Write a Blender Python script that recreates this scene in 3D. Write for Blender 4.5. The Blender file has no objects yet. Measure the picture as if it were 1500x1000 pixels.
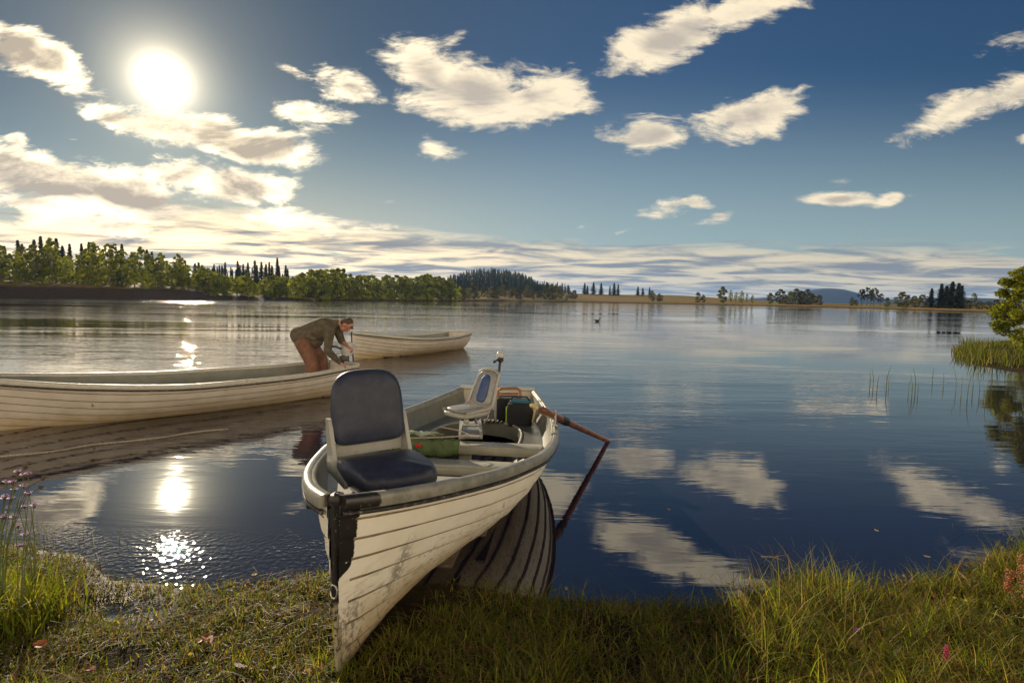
import bpy, bmesh, math, random
import numpy as np
from mathutils import Vector, Matrix, Quaternion

sc = bpy.context.scene
col = sc.collection
R = math.radians
rng = np.random.default_rng(7)
random.seed(7)

# ------------------------------------------------------------------ camera
F = 833.33
PITCH, ROLL, CAMZ = R(4.32), R(1.0), 1.75
fw = np.array([0, math.cos(PITCH), -math.sin(PITCH)])
r0 = np.array([1.0, 0, 0]); u0 = np.array([0, math.sin(PITCH), math.cos(PITCH)])
rt = math.cos(ROLL) * r0 + math.sin(ROLL) * u0
up = -math.sin(ROLL) * r0 + math.cos(ROLL) * u0
CAM = np.array([0, 0, CAMZ])
cd = bpy.data.cameras.new("camera"); cam = bpy.data.objects.new("camera", cd); col.objects.link(cam)
cd.sensor_width = 36; cd.lens = 20; cd.clip_start = 0.05; cd.clip_end = 20000
cam.matrix_world = Matrix(((rt[0], up[0], -fw[0], 0), (rt[1], up[1], -fw[1], 0), (rt[2], up[2], -fw[2], CAMZ), (0, 0, 0, 1)))
sc.camera = cam

def ray(px, py):                       # viewing direction of a picture point (1500 x 1000)
    return fw + (px - 750) / F * rt + (500 - py) / F * up
def gz(px, py, z=0.0):                 # where that direction meets the level z
    d = ray(px, py); return CAM + d * ((z - CAMZ) / d[2])
def at(px, py, Y):                     # where it is Y metres out
    d = ray(px, py); return CAM + d * (Y / d[1])

# ------------------------------------------------------------------ light
sd = ray(238, 118); sd = sd / np.linalg.norm(sd)
SUN_EL = math.asin(sd[2]); SUN_AZ = math.atan2(sd[0], sd[1])
sl = bpy.data.lights.new("sun", 'SUN'); sl.energy = 5.0; sl.angle = R(0.55); sl.color = (1.0, 0.83, 0.6)
so = bpy.data.objects.new("sun", sl); col.objects.link(so)
so.rotation_euler = Vector(sd).to_track_quat('Z', 'Y').to_euler()
sc.view_settings.view_transform = 'Standard'; sc.view_settings.look = 'None'
sc.view_settings.exposure = 0.15; sc.view_settings.gamma = 1.0
sc.cycles.use_denoising = True
sc.cycles.max_bounces = 8; sc.cycles.transparent_max_bounces = 12
sc.cycles.sample_clamp_indirect = 6.0

# ------------------------------------------------------------------ node helper
class NT:
    def __init__(s, tree): s.t = tree; s.n = tree.nodes; s.l = tree.links
    def set(s, sock, v):
        if v is None: return
        if hasattr(v, 'is_output') or isinstance(v, bpy.types.NodeSocket): s.l.new(v, sock)
        else:
            try: sock.default_value = v
            except Exception:
                if sock.type == 'RGBA': sock.default_value = (*v[:3], 1)
                else: sock.default_value = float(v)
    def node(s, typ, ins=None, **kw):
        n = s.n.new(typ)
        for k, v in kw.items(): setattr(n, k, v)
        for k, v in (ins or {}).items(): s.set(n.inputs[k], v)
        return n
    def m(s, op, a, b=None, c=None, clamp=False):
        n = s.node('ShaderNodeMath', operation=op, use_clamp=clamp)
        for i, v in enumerate((a, b, c)):
            if v is not None: s.set(n.inputs[i], v)
        return n.outputs[0]
    def v(s, op, a, b=None, out=0):
        n = s.node('ShaderNodeVectorMath', operation=op)
        s.set(n.inputs[0], a)
        if b is not None: s.set(n.inputs['Scale'] if op == 'SCALE' else n.inputs[1], b)
        return n.outputs[out]
    def xyz(s, a):
        n = s.node('ShaderNodeSeparateXYZ', {0: a}); return n.outputs
    def cmb(s, x, y, z=0.0):
        return s.node('ShaderNodeCombineXYZ', {0: x, 1: y, 2: z}).outputs[0]
    def map(s, vec, loc=(0, 0, 0), rot=(0, 0, 0), scale=(1, 1, 1), typ='POINT'):
        return s.node('ShaderNodeMapping', {0: vec, 'Location': loc, 'Rotation': rot, 'Scale': scale}, vector_type=typ).outputs[0]
    def noise(s, vec, scale=5, detail=4, rough=.5, dist=0.0, color=False):
        n = s.node('ShaderNodeTexNoise', {'Vector': vec, 'Scale': scale, 'Detail': detail, 'Roughness': rough, 'Distortion': dist})
        return n.outputs['Color' if color else 0]
    def ramp(s, f, lo, hi, a=0.0, b=1.0, smooth=True):
        n = s.node('ShaderNodeMapRange', {0: f, 1: lo, 2: hi, 3: a, 4: b}, interpolation_type='SMOOTHSTEP' if smooth else 'LINEAR')
        n.clamp = True
        return n.outputs[0]
    def mix(s, f, a, b, typ='MIX'):
        n = s.node('ShaderNodeMix', data_type='RGBA', blend_type=typ)
        s.set(n.inputs[0], f); s.set(n.inputs[6], a); s.set(n.inputs[7], b)
        return n.outputs[2]

def c4(r, g, b): return (r, g, b, 1.0)

# ------------------------------------------------------------------ sky
def uv_of(px, py):
    d = ray(px, py); return d[0] / d[1], d[2] / d[1]

# cloud banks: centre x, y, half length, half height (photo pixels), tilt in degrees, thickness
CLOUDS = [
 (700,135,175,78,-4,1.0),(625,112,110,70,-25,.85),(790,142,110,66,8,.95),(655,165,120,40,-6,.7),(650,70,80,24,25,.33),
 (505,130,78,40,-18,.72),(432,106,50,16,-30,.55),(440,170,100,30,-10,.72),(634,216,58,28,-24,.50),
 (938,201,82,42,-4,1.0),(1108,165,130,56,16,1.0),(1180,135,70,22,24,.6),
 (985,52,185,60,22,.9),(1085,15,160,48,17,.8),(920,75,70,36,20,.62),
 (1400,168,190,46,20,.74),(1490,135,110,46,22,.74),(1478,60,100,38,18,.6),(1498,207,32,16,5,.6),
 (1235,290,95,14,0,.8),(1305,290,46,15,4,.7),(1232,268,55,11,2,.6),
 (1000,302,80,24,6,.72),(1048,320,52,16,8,.8),(908,335,50,12,3,.5),(848,326,32,14,20,.4),(578,298,46,10,4,.5),
 (50,78,150,44,-26,.95),(0,70,90,50,-15,.8),(110,200,60,14,-8,.45),
 (190,175,130,26,-20,.8),(290,195,170,48,-12,.95),(380,218,120,46,-2,.95),(20,204,36,20,0,.7),
 (80,262,210,72,-6,1.0),(0,240,120,60,0,.9),(180,285,150,60,-8,.9),(350,272,130,46,-4,1.0),(260,255,110,40,0,.85),
 (60,300,170,26,-4,.8),(120,322,250,34,-2,.62),(430,318,190,30,-3,.62),(540,332,120,16,2,.45),
]
world = bpy.data.worlds.new("World"); sc.world = world; world.use_nodes = True
w = NT(world.node_tree)
for n in list(w.n): w.n.remove(n)
D = w.node('ShaderNodeTexCoord').outputs['Generated']
dx, dy, dz = w.xyz(D)
sky = w.node('ShaderNodeTexSky', sky_type='NISHITA')
sky.sun_disc = False; sky.sun_elevation = SUN_EL; sky.sun_rotation = SUN_AZ
sky.altitude = 150; sky.air_density = 1.0; sky.dust_density = 0.6; sky.ozone_density = 2.2
skyc = w.v('MULTIPLY', w.v('SCALE', sky.outputs[0], 0.05), (.43, .73, .97))
_s = w.m('POWER', w.m('MAXIMUM', w.v('DOT_PRODUCT', D, tuple(sd), out=1), 0.0), 7.0)
skyc = w.v('MULTIPLY', skyc, w.mix(_s, c4(.90, .86, .86), c4(.25, .24, .25)))
yy = w.m('MAXIMUM', dy, 0.03); zz = w.m('MAXIMUM', dz, 0.0)
u_ = w.m('DIVIDE', dx, yy); v_ = w.m('DIVIDE', zz, yy)
P = w.cmb(u_, v_)
# big and small warping of the outlines
wn = w.noise(P, 4.5, 3, .55, color=True)
P1 = w.v('ADD', P, w.v('MULTIPLY', w.v('SUBTRACT', wn, (.5, .5, .5)), (.11, .05, 0)))
field = None
for (cx, cy, a, b, ang, k) in CLOUDS:
    u, v = uv_of(cx, cy)
    ex = np.array(uv_of(cx + a * math.cos(R(ang)), cy - a * math.sin(R(ang)))) - (u, v)
    ey = np.array(uv_of(cx, cy - b)) - (u, v)
    mp = w.map(P1, (u, v, 0), (0, 0, math.atan2(ex[1], ex[0])), (np.hypot(*ex), np.hypot(*ey), 1), 'TEXTURE')
    g = w.node('ShaderNodeTexGradient', {0: mp}, gradient_type='SPHERICAL').outputs['Fac']
    g = w.m('MULTIPLY', g, k * 1.25)
    field = g if field is None else w.m('MAXIMUM', field, g)
fine = w.noise(w.map(P, (3, 1, 0), (0, 0, R(-14)), (5.4, 15.0, 1)), 1.0, 10, .66, .5)
curl = w.noise(w.map(P, (2, 9, 0), (0, 0, R(-16)), (17, 46.0, 1)), 1.0, 8, .65, .8)
shape = w.m('MULTIPLY_ADD', w.m('SUBTRACT', fine, .5), 1.9, field)
shape = w.m('MULTIPLY_ADD', w.m('SUBTRACT', curl, .5), .85, shape)
dens = w.m('MULTIPLY', w.ramp(shape, .30, .78), w.ramp(field, .02, .16))
# layered bands low over the far shore (level sheets seen edge-on)
q = w.cmb(w.m('DIVIDE', dx, w.m('ADD', zz, .055)), w.m('DIVIDE', dy, w.m('ADD', zz, .055)))
st = w.noise(w.map(q, (1.3, 4.1, 0), (0, 0, R(6)), (.55, .62, 1)), 1.0, 8, .58, .6)
st2 = w.noise(w.map(q, (7.3, 2.1, 0), (0, 0, R(-3)), (.8, 1.1, 1)), 1.0, 6, .58, .5)
win = w.ramp(v_, w.m('MULTIPLY_ADD', w.ramp(u_, -.75, .05), -.065, .185), w.m('MULTIPLY_ADD', w.ramp(u_, -.75, .05), -.03, .105))
sdens = w.m('MULTIPLY', w.ramp(w.m('MULTIPLY_ADD', win, .26, st), .55, .65), win)
sdens = w.m('MULTIPLY', sdens, .92)
sundot = w.v('DOT_PRODUCT', D, tuple(sd), out=1)
sdp = w.m('MAXIMUM', sundot, 0.0)
near = w.m('POWER', sdp, 26.0); near2 = w.m('POWER', sdp, 9.0)
med = w.noise(w.map(P, (1, 6, 0), (0, 0, R(-10)), (5, 12, 1)), 1.0, 4, .5, .3)
core = w.ramp(w.m('MULTIPLY_ADD', w.m('SUBTRACT', med, .5), 1.7, field), w.m('MULTIPLY_ADD', near2, -.25, .58), w.m('MULTIPLY_ADD', near2, -.2, 1.18))
bright = w.mix(near, c4(.92, .79, .57), c4(2.3, 1.9, 1.25))
grey = w.mix(near, c4(.50, .44, .37), c4(.40, .32, .23))
po = (sd[0] / sd[1], sd[2] / sd[1], 0)
tosun = w.v('NORMALIZE', w.v('SUBTRACT', po, P))
medo = w.noise(w.map(w.v('ADD', P, w.v('SCALE', tosun, .022)), (3, 1, 0), (0, 0, R(-14)), (5.4, 15.0, 1)), 1.0, 6, .6, .5)
finl = w.noise(w.map(P, (3, 1, 0), (0, 0, R(-14)), (5.4, 15.0, 1)), 1.0, 6, .6, .5)
emb = w.m('MULTIPLY', w.m('SUBTRACT', medo, finl), 2.6)
shade = w.m('MULTIPLY_ADD', core, .95, emb, clamp=True)
ccol = w.mix(shade, bright, grey)
sgrey = w.mix(near2, c4(.22, .24, .27), c4(.27, .23, .19))
scol = w.mix(w.ramp(st2, .40, .62), w.mix(near2, c4(.72, .62, .44), c4(2.1, 1.55, .85)), sgrey)
pale = w.mix(w.m('MULTIPLY', near2, w.ramp(v_, .30, .05)), c4(.42, .53, .50), c4(1.0, .84, .52))
base = w.mix(w.m('MULTIPLY', w.ramp(v_, .42, -.03), .74), skyc, pale)
s1 = w.mix(sdens, base, scol)
s2 = w.mix(dens, s1, ccol)
# behind the camera: unseen broken cloud, added as fill light for the facing hulls
bn = w.noise(w.map(D, (2, 5, 1), (0, 0, 0), (1.6, 1.6, 3.2)), 1.3, 5, .55)
back = w.mix(w.m('MULTIPLY', w.m('MULTIPLY', w.ramp(bn, .32, .54), .96), w.ramp(dz, .62, .30)), w.v('SCALE', skyc, 1.0), c4(3.1, 2.5, 1.7))
front = w.ramp(dy, -.05, .30)
hi = w.ramp(dz, .62, .9)
s3 = w.mix(w.m('MULTIPLY', front, w.m('SUBTRACT', 1.0, hi)), back, s2)
# the sun and the light air round it
veil = w.m('MULTIPLY', w.m('POWER', sdp, 4.0), .022)
au = w.m('ADD', veil, w.m('ADD', w.m('MULTIPLY', w.m('POWER', sdp, 12000.0), 24.0),
     w.m('ADD', w.m('ADD', w.m('MULTIPLY', w.m('POWER', sdp, 2600.0), 2.2), w.m('MULTIPLY', w.m('POWER', sdp, 600.0), .75)), w.m('MULTIPLY', w.m('POWER', sdp, 90.0), .15))))
aur = w.v('MULTIPLY', w.cmb(au, au, au), (1.0, .86, .58))
s4 = w.v('ADD', s3, aur)
bg = w.node('ShaderNodeBackground', {0: s4, 1: 1.0})
w.l.new(bg.outputs[0], w.node('ShaderNodeOutputWorld').inputs[0])
world.cycles.sampling_method = 'MANUAL'; world.cycles.sample_map_resolution = 1024

# ------------------------------------------------------------------ objects
def tag(o, label=None, cat=None, group=None, kind=None):
    if label: o['label'] = label
    if cat: o['category'] = cat
    if group: o['group'] = group
    if kind: o['kind'] = kind
    return o
def empty(name, loc=(0, 0, 0), rz=0.0, label=None, cat=None, group=None):
    o = bpy.data.objects.new(name, None); col.objects.link(o); o.empty_display_size = .2
    o.location = Vector([float(c) for c in loc]); o.rotation_euler = (0, 0, rz)
    return tag(o, label, cat, group)
def link_mesh(name, me, mats, parent=None, smooth=False):
    o = bpy.data.objects.new(name, me); col.objects.link(o)
    for m_ in (mats if isinstance(mats, (list, tuple)) else [mats]): me.materials.append(m_)
    if parent: o.parent = parent
    if smooth: me.polygons.foreach_set('use_smooth', [True] * len(me.polygons))
    return o
def fast_mesh(name, V, Q, cols=None):           # numpy quads
    me = bpy.data.meshes.new(name)
    V = np.asarray(V, dtype=np.float32); Q = np.asarray(Q, dtype=np.int32); k = Q.shape[1]
    me.vertices.add(len(V)); me.vertices.foreach_set('co', V.ravel())
    me.loops.add(Q.size); me.loops.foreach_set('vertex_index', Q.ravel())
    me.polygons.add(len(Q)); me.polygons.foreach_set('loop_start', np.arange(len(Q), dtype=np.int32) * k)
    me.update(calc_edges=True)
    if cols is not None:
        a = me.attributes.new('tint', 'FLOAT_COLOR', 'POINT')
        cc = np.ones((len(V), 4), dtype=np.float32); cc[:, :3] = cols; a.data.foreach_set('color', cc.ravel())
    return me
def rotz(a): return np.array([[math.cos(a), -math.sin(a), 0], [math.sin(a), math.cos(a), 0], [0, 0, 1.0]])
def roty(a): return np.array([[math.cos(a), 0, math.sin(a)], [0, 1.0, 0], [-math.sin(a), 0, math.cos(a)]])
def rotx(a): return np.array([[1.0, 0, 0], [0, math.cos(a), -math.sin(a)], [0, math.sin(a), math.cos(a)]])

class MB:                                        # collects shapes for ONE mesh object
    def __init__(s): s.v = []; s.f = []; s.mi = []
    def add(s, V, Fc, mi=0):
        o = len(s.v); s.v += [tuple(map(float, p)) for p in V]
        for f in Fc: s.f.append(tuple(i + o for i in f)); s.mi.append(mi)
    def box(s, c, size, rot=None, bev=.0, mi=0, taper=1.0):
        hx, hy, hz = np.array(size) / 2
        b = min(bev, hx * .9, hy * .9, hz * .9)
        if b <= 0:
            V = np.array([(x * hx * (taper if z > 0 else 1), y * hy * (taper if z > 0 else 1), z * hz) for z in (-1, 1) for (x, y) in ((-1, -1), (1, -1), (1, 1), (-1, 1))])
            Fc = [(3, 2, 1, 0), (4, 5, 6, 7), (0, 1, 5, 4), (1, 2, 6, 5), (2, 3, 7, 6), (3, 0, 4, 7)]
        else:                                     # stacked rounded rings
            V = []; rings = [(-hz, b), (-hz + b * .3, b * .3), (-hz + b, 0), (hz - b, 0), (hz - b * .3, b * .3), (hz, b)]
            for z, ins in rings:
                t = taper if z > 0 else 1
                ax, ay = (hx - ins) * t, (hy - ins) * t; cb = b * .8
                for sx, sy in ((1, 1), (-1, 1), (-1, -1), (1, -1)):
                    for k in range(3):
                        a0 = {(1, 1): 0, (-1, 1): 90, (-1, -1): 180, (1, -1): 270}[(sx, sy)] + k * 45
                        V.append((sx * (ax - cb) + cb * math.cos(R(a0)), sy * (ay - cb) + cb * math.sin(R(a0)), z))
            n = 12; Fc = [tuple(range(n - 1, -1, -1)), tuple(range(5 * n, 6 * n))]
            for r_ in range(5):
                for k in range(n): Fc.append((r_ * n + k, r_ * n + (k + 1) % n, (r_ + 1) * n + (k + 1) % n, (r_ + 1) * n + k))
            V = np.array(V)
        if rot is not None: V = V @ np.array(rot).T
        s.add(V + np.array(c), Fc, mi)
    def rings(s, RR, closed=True, caps=True, mi=0):
        n = len(RR[0]); V = [p for r_ in RR for p in r_]; Fc = []
        for i in range(len(RR) - 1):
            for k in range(n if closed else n - 1):
                Fc.append((i * n + k, i * n + (k + 1) % n, (i + 1) * n + (k + 1) % n, (i + 1) * n + k))
        if caps and closed: Fc += [tuple(range(n - 1, -1, -1)), tuple(range((len(RR) - 1) * n, len(RR) * n))]
        s.add(V, Fc, mi)
    def tube(s, pts, rad, n=8, mi=0, flat=1.0, ref=None, loop=False):
        pts = [np.array(p, float) for p in pts]; m = len(pts)
        rad = [rad] * m if np.isscalar(rad) else list(rad)
        RR = []; prev = None
        for i in range(m):
            if loop: t = pts[(i + 1) % m] - pts[i - 1]
            else: t = pts[min(i + 1, m - 1)] - pts[max(i - 1, 0)]
            t = t / (np.linalg.norm(t) + 1e-9)
            if prev is None:
                a = np.array(ref if ref is not None else ((0, 0, 1) if abs(t[2]) < .9 else (1, 0, 0)), float)
            else: a = prev
            a = a - t * (a @ t); a /= np.linalg.norm(a) + 1e-9; prev = a; b = np.cross(t, a)
            RR.append([pts[i] + rad[i] * (a * math.cos(2 * math.pi * k / n) * flat + b * math.sin(2 * math.pi * k / n)) for k in range(n)])
        if loop: RR.append(RR[0]); s.rings(RR, True, False, mi)
        else: s.rings(RR, True, True, mi)
    def ball(s, c, r, rot=None, n=14, m=9, mi=0):
        r = np.array([r] * 3 if np.isscalar(r) else r, float); RR = []
        for i in range(m + 1):
            th = math.pi * (.02 + .96 * i / m)
            ring = np.array([(math.sin(th) * math.cos(2 * math.pi * k / n), math.sin(th) * math.sin(2 * math.pi * k / n), -math.cos(th)) for k in range(n)]) * r
            if rot is not None: ring = ring @ np.array(rot).T
            RR.append(list(ring + np.array(c)))
        s.rings(RR, True, True, mi)
    def slab(s, outline, z0, z1, rnd, xf, mi=0, puff=0.0):   # rounded cushion-like plate; xf maps (x,y,z) to its place
        outline = np.array(outline, float); c = outline.mean(0); RR = []
        for z, k in ((z0, 1 - rnd), (z0 + (z1 - z0) * .15, 1 - rnd * .35), (z0 + (z1 - z0) * .4, 1), (z0 + (z1 - z0) * .65, 1), (z0 + (z1 - z0) * .88, 1 - rnd * .35), (z1, 1 - rnd)):
            RR.append([xf(*(c + (p - c) * k), z) for p in outline])
        RR.append([xf(*(c + (p - c) * .5), z1 + puff) for p in outline]); RR.append([xf(*(c + (p - c) * .08), z1 + puff * 1.25) for p in outline])
        s.rings(RR, True, True, mi)
    def build(s, name, mats, parent=None, smooth=True, auto=35):
        me = bpy.data.meshes.new(name); me.from_pydata(s.v, [], s.f); me.polygons.foreach_set('material_index', s.mi)
        bm = bmesh.new(); bm.from_mesh(me); bmesh.ops.recalc_face_normals(bm, faces=bm.faces)
        if smooth:
            for f_ in bm.faces: f_.smooth = True
            for e in bm.edges:
                if len(e.link_faces) == 2 and e.calc_face_angle(0) > R(auto): e.smooth = False
        bm.to_mesh(me); bm.free(); me.update()
        return link_mesh(name, me, mats, parent)
def superell(wx, wy, p=4.0, n=28, top_taper=0.0):
    out = []
    for k in range(n):
        a = 2 * math.pi * k / n; cx, sy = math.cos(a), math.sin(a)
        x = wx / 2 * math.copysign(abs(cx) ** (2 / p), cx); y = wy / 2 * math.copysign(abs(sy) ** (2 / p), sy)
        out.append((x * (1 - top_taper * (y / wy + .5)), y))
    return out
def interp(pts):                                  # smooth curve through (t, value)
    T = np.array([p[0] for p in pts], float); Y = np.array([p[1] for p in pts], float)
    d = np.diff(Y) / np.diff(T); mm = np.zeros(len(T)); mm[0] = d[0]; mm[-1] = d[-1]
    for i in range(1, len(T) - 1): mm[i] = 0 if d[i - 1] * d[i] <= 0 else 2 * d[i - 1] * d[i] / (d[i - 1] + d[i])
    def f(t):
        t = np.clip(t, T[0], T[-1]); i = np.clip(np.searchsorted(T, t) - 1, 0, len(T) - 2); h = T[i + 1] - T[i]; s_ = (t - T[i]) / h
        return (2 * s_**3 - 3 * s_**2 + 1) * Y[i] + (s_**3 - 2 * s_**2 + s_) * h * mm[i] + (-2 * s_**3 + 3 * s_**2) * Y[i + 1] + (s_**3 - s_**2) * h * mm[i + 1]
    return f

# ------------------------------------------------------------------ materials
def mat(name):
    m_ = bpy.data.materials.new(name); m_.use_nodes = True; t = NT(m_.node_tree)
    for n in list(t.n): t.n.remove(n)
    return m_, t
def finish(t, shader, disp=None):
    o = t.node('ShaderNodeOutputMaterial'); t.l.new(shader, o.inputs[0])
def pbsdf(t, color, rough=.5, metal=0.0, normal=None, spec=.5, coat=0.0):
    n = t.node('ShaderNodeBsdfPrincipled', {'Base Color': color, 'Roughness': rough, 'Metallic': metal, 'Specular IOR Level': spec, 'Coat Weight': coat})
    if normal is not None: t.l.new(normal, n.inputs['Normal'])
    return n.outputs[0]
def bump(t, h, dist=.01, strength=1.0):
    return t.node('ShaderNodeBump', {'Height': h, 'Distance': dist, 'Strength': strength}).outputs[0]
def simple(name, c, rough=.5, metal=0.0, var=.25, scale=12, bmp=.002, dirt=None, coat=0.0, spec=.5):
    m_, t = mat(name); o = t.node('ShaderNodeTexCoord').outputs['Object']
    n1 = t.noise(o, scale, 6, .6); n2 = t.noise(o, scale * 5, 4, .6)
    c0 = tuple(x * (1 - var) for x in c); c1 = tuple(min(1, x * (1 + var)) for x in c)
    cc = t.mix(t.ramp(n1, .3, .7), c4(*c0), c4(*c1))
    if dirt: cc = t.mix(t.m('MULTIPLY', t.ramp(n1, .52, .68), t.ramp(n2, .42, .62)), cc, c4(*dirt))
    finish(t, pbsdf(t, cc, t.m('MULTIPLY_ADD', n2, .2, rough - .1), metal, bump(t, n2, bmp), spec, coat)); return m_
def leafy(name, c_dark, c_light, trans=.45, rough=.5, use_tint=True, objvar=.25):
    m_, t = mat(name)
    at_ = t.node('ShaderNodeAttribute', attribute_name='tint').outputs['Color']
    rnd = t.node('ShaderNodeObjectInfo').outputs['Random']
    cc = t.mix(t.node('ShaderNodeSeparateColor', {0: at_}).outputs[0], c4(*c_dark), c4(*c_light)) if use_tint else at_
    k = t.m('MULTIPLY_ADD', rnd, objvar * 2, 1 - objvar); cc = t.v('MULTIPLY', cc, t.cmb(k, k, k))
    p = pbsdf(t, cc, rough, spec=.3)
    tr = t.node('ShaderNodeBsdfTranslucent', {0: t.v('MULTIPLY', cc, (1.5, 1.45, .8))}).outputs[0]
    mx = t.node('ShaderNodeMixShader', {0: trans}); t.l.new(p, mx.inputs[1]); t.l.new(tr, mx.inputs[2])
    finish(t, mx.outputs[0]); return m_

# ------------------------------------------------------------------ water
mw, t = mat("water")
pos = t.node('ShaderNodeNewGeometry').outputs['Position']
px_, py_, pz_ = t.xyz(pos)
dist = t.v('LENGTH', pos, out=1)
wv = t.noise(t.map(pos, (0, 0, 0), (0, 0, R(-10)), (.28, 1.05, 1)), 1.0, 3, .5, .6)
rip = t.noise(t.map(pos, (5, 3, 0), (0, 0, R(9)), (.9, 4.2, 1)), 1.0, 3, .55, .8)
chop = t.noise(t.map(pos, (2, 8, 0), (0, 0, R(-5)), (3.2, 11.0, 1)), 1.0, 2, .5, .5)
glit = t.noise(pos, 25.0, 1, .5)
patch = t.noise(t.map(pos, (3.7, .4, 0), (0, 0, 0), (.035, .11, 1)), 1.0, 3, .55, .5)
left = t.ramp(px_, 1.0, -3.0)                       # breeze reaches the left half first
far = t.ramp(py_, 5.5, 16.0)
lf = t.m('MULTIPLY', t.ramp(t.m('DIVIDE', px_, t.m('MAXIMUM', py_, 1.0)), .05, -.35), far)
amp = t.m('MULTIPLY', t.ramp(patch, .36, .60, .12, 1.25), t.m('ADD', t.m('MULTIPLY_ADD', t.ramp(py_, 40.0, 75.0), .45, t.m('MULTIPLY_ADD', t.ramp(py_, 5.0, 9.0), .50, .13)), t.m('MULTIPLY', lf, .9)))
h1 = t.m('MULTIPLY', t.m('MULTIPLY_ADD', wv, .022, t.m('MULTIPLY', rip, .0085)), amp)
h2 = t.m('MULTIPLY_ADD', t.m('MULTIPLY', chop, .0022), amp, h1)
shal = t.m('MULTIPLY', t.ramp(py_, 4.25, 3.7), t.ramp(px_, -.3, -1.0))   # tiny ripples against the left bank
brz = t.m('MULTIPLY', t.ramp(py_, 78.0, 105.0), t.ramp(t.m('DIVIDE', px_, t.m('MAXIMUM', py_, 1.0)), -.30, -.50))
h2 = t.m('MULTIPLY_ADD', t.m('MULTIPLY', t.noise(t.map(pos, scale=(1.0, 2.6, 1)), 1.0, 2, .5), .16), brz, h2)      # a breeze under the sun
h3 = t.m('MULTIPLY_ADD', t.m('MULTIPLY', glit, .0034), shal, h2)
bn_ = t.node('ShaderNodeBump', {'Height': h3, 'Distance': 1.0, 'Strength': 1.0}).outputs[0]
pw = t.node('ShaderNodeBsdfPrincipled', {'Base Color': c4(.016, .014, .026), 'Roughness': .015, 'IOR': 2.0, 'Normal': bn_})
finish(t, pw.outputs[0])
V = []; n_ = 48; rad = [0.0, 6, 14, 30, 70, 160, 400, 1200, 3000, 5500]
V = [(0, 20, 0)]; Fc = []
for r_ in rad[1:]:
    for k in range(n_): V.append((r_ * math.cos(2 * math.pi * k / n_), 20 + r_ * math.sin(2 * math.pi * k / n_), 0))
for k in range(n_): Fc.append((0, 1 + k, 1 + (k + 1) % n_))
for i in range(len(rad) - 2):
    for k in range(n_): Fc.append((1 + i * n_ + k, 1 + (i + 1) * n_ + k, 1 + (i + 1) * n_ + (k + 1) % n_, 1 + i * n_ + (k + 1) % n_))
me = bpy.data.meshes.new("water"); me.from_pydata(V, [], Fc)
tag(link_mesh("water", me, mw), kind='structure')

# ------------------------------------------------------------------ near bank
shore_px = [(-900, 640), (-300, 740), (20, 800), (120, 815), (160, 850), (300, 862), (420, 845), (480, 838), (560, 838), (700, 860), (830, 878), (960, 885), (1060, 890), (1120, 868), (1200, 846), (1300, 856), (1400, 842), (1500, 800), (1800, 700)]
sp = np.array([gz(x, y)[:2] for x, y in shore_px])
def shore_y(x): return np.interp(x, sp[:, 0], sp[:, 1], left=sp[0, 1], right=sp[-1, 1])
def vnoise(x, y, s, seed=0):                       # smooth value noise
    r_ = np.random.default_rng(100 + seed).random((64, 64)); X, Y = np.asarray(x) * s + 31.7, np.asarray(y) * s + 17.3
    xi, yi = np.floor(X).astype(int), np.floor(Y).astype(int); fx, fy = X - xi, Y - yi
    fx, fy = fx * fx * (3 - 2 * fx), fy * fy * (3 - 2 * fy); g = lambda i, j: r_[i % 64, j % 64]
    return (g(xi, yi) * (1 - fx) * (1 - fy) + g(xi + 1, yi) * fx * (1 - fy) + g(xi, yi + 1) * (1 - fx) * fy + g(xi + 1, yi + 1) * fx * fy) * 2 - 1
def ground_z(x, y):
    e = shore_y(x) - y
    z = np.where(e > 0, .075 * np.minimum(e, 1.2) + .02 * np.clip(e - 1.2, 0, 40), .30 * e)
    k = np.clip((e + .08) / .35, 0, 1) * np.clip(4 - np.abs(x), .25, 1)
    return np.maximum(z + k * (.022 * vnoise(x, y, 2.3, 1) + .014 * vnoise(x, y, 6.1, 2) + .007 * vnoise(x, y, 15, 3)), -.8)
mg, t = mat("wet_mud")
pos = t.node('ShaderNodeNewGeometry').outputs['Position']
n1 = t.noise(pos, 3.0, 6, .6); n2 = t.noise(pos, 22, 5, .65); n3 = t.noise(pos, 70, 3, .6)
cc = t.mix(t.ramp(n1, .35, .65), c4(.018, .012, .008), c4(.040, .034, .013))
cc = t.mix(t.ramp(n2, .5, .7), cc, c4(.075, .050, .028))
hgt = t.m('ADD', t.m('MULTIPLY', n2, .03), t.m('MULTIPLY', n3, .012))
finish(t, pbsdf(t, cc, t.m('ADD', t.ramp(n1, .35, .6, .0, .2), t.ramp(t.xyz(pos)[2], .0, .04, .30, .75)), 0, bump(t, hgt, 1.0, .9), .06))
xs = np.concatenate([[-400, -150, -60, -25], np.linspace(-12, -4.2, 30), np.linspace(-4, 5, 190), np.linspace(5.2, 12, 30), [25, 60, 150, 400]])
ys = np.concatenate([[-900, -200, -60, -20, -8, -3, -.5], np.linspace(.4, 6, 150), [7, 8, 9, 10.5]])
X, Y = np.meshgrid(xs, ys); Z = ground_z(X, Y)
V = np.stack([X, Y, Z], -1).reshape(-1, 3); nx, ny = len(xs), len(ys)
I = np.arange(nx * ny).reshape(ny, nx); Q = np.stack([I[:-1, :-1], I[:-1, 1:], I[1:, 1:], I[1:, :-1]], -1).reshape(-1, 4)
tag(link_mesh("ground", fast_mesh("ground", V, Q), mg, smooth=True), kind='structure')

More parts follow.
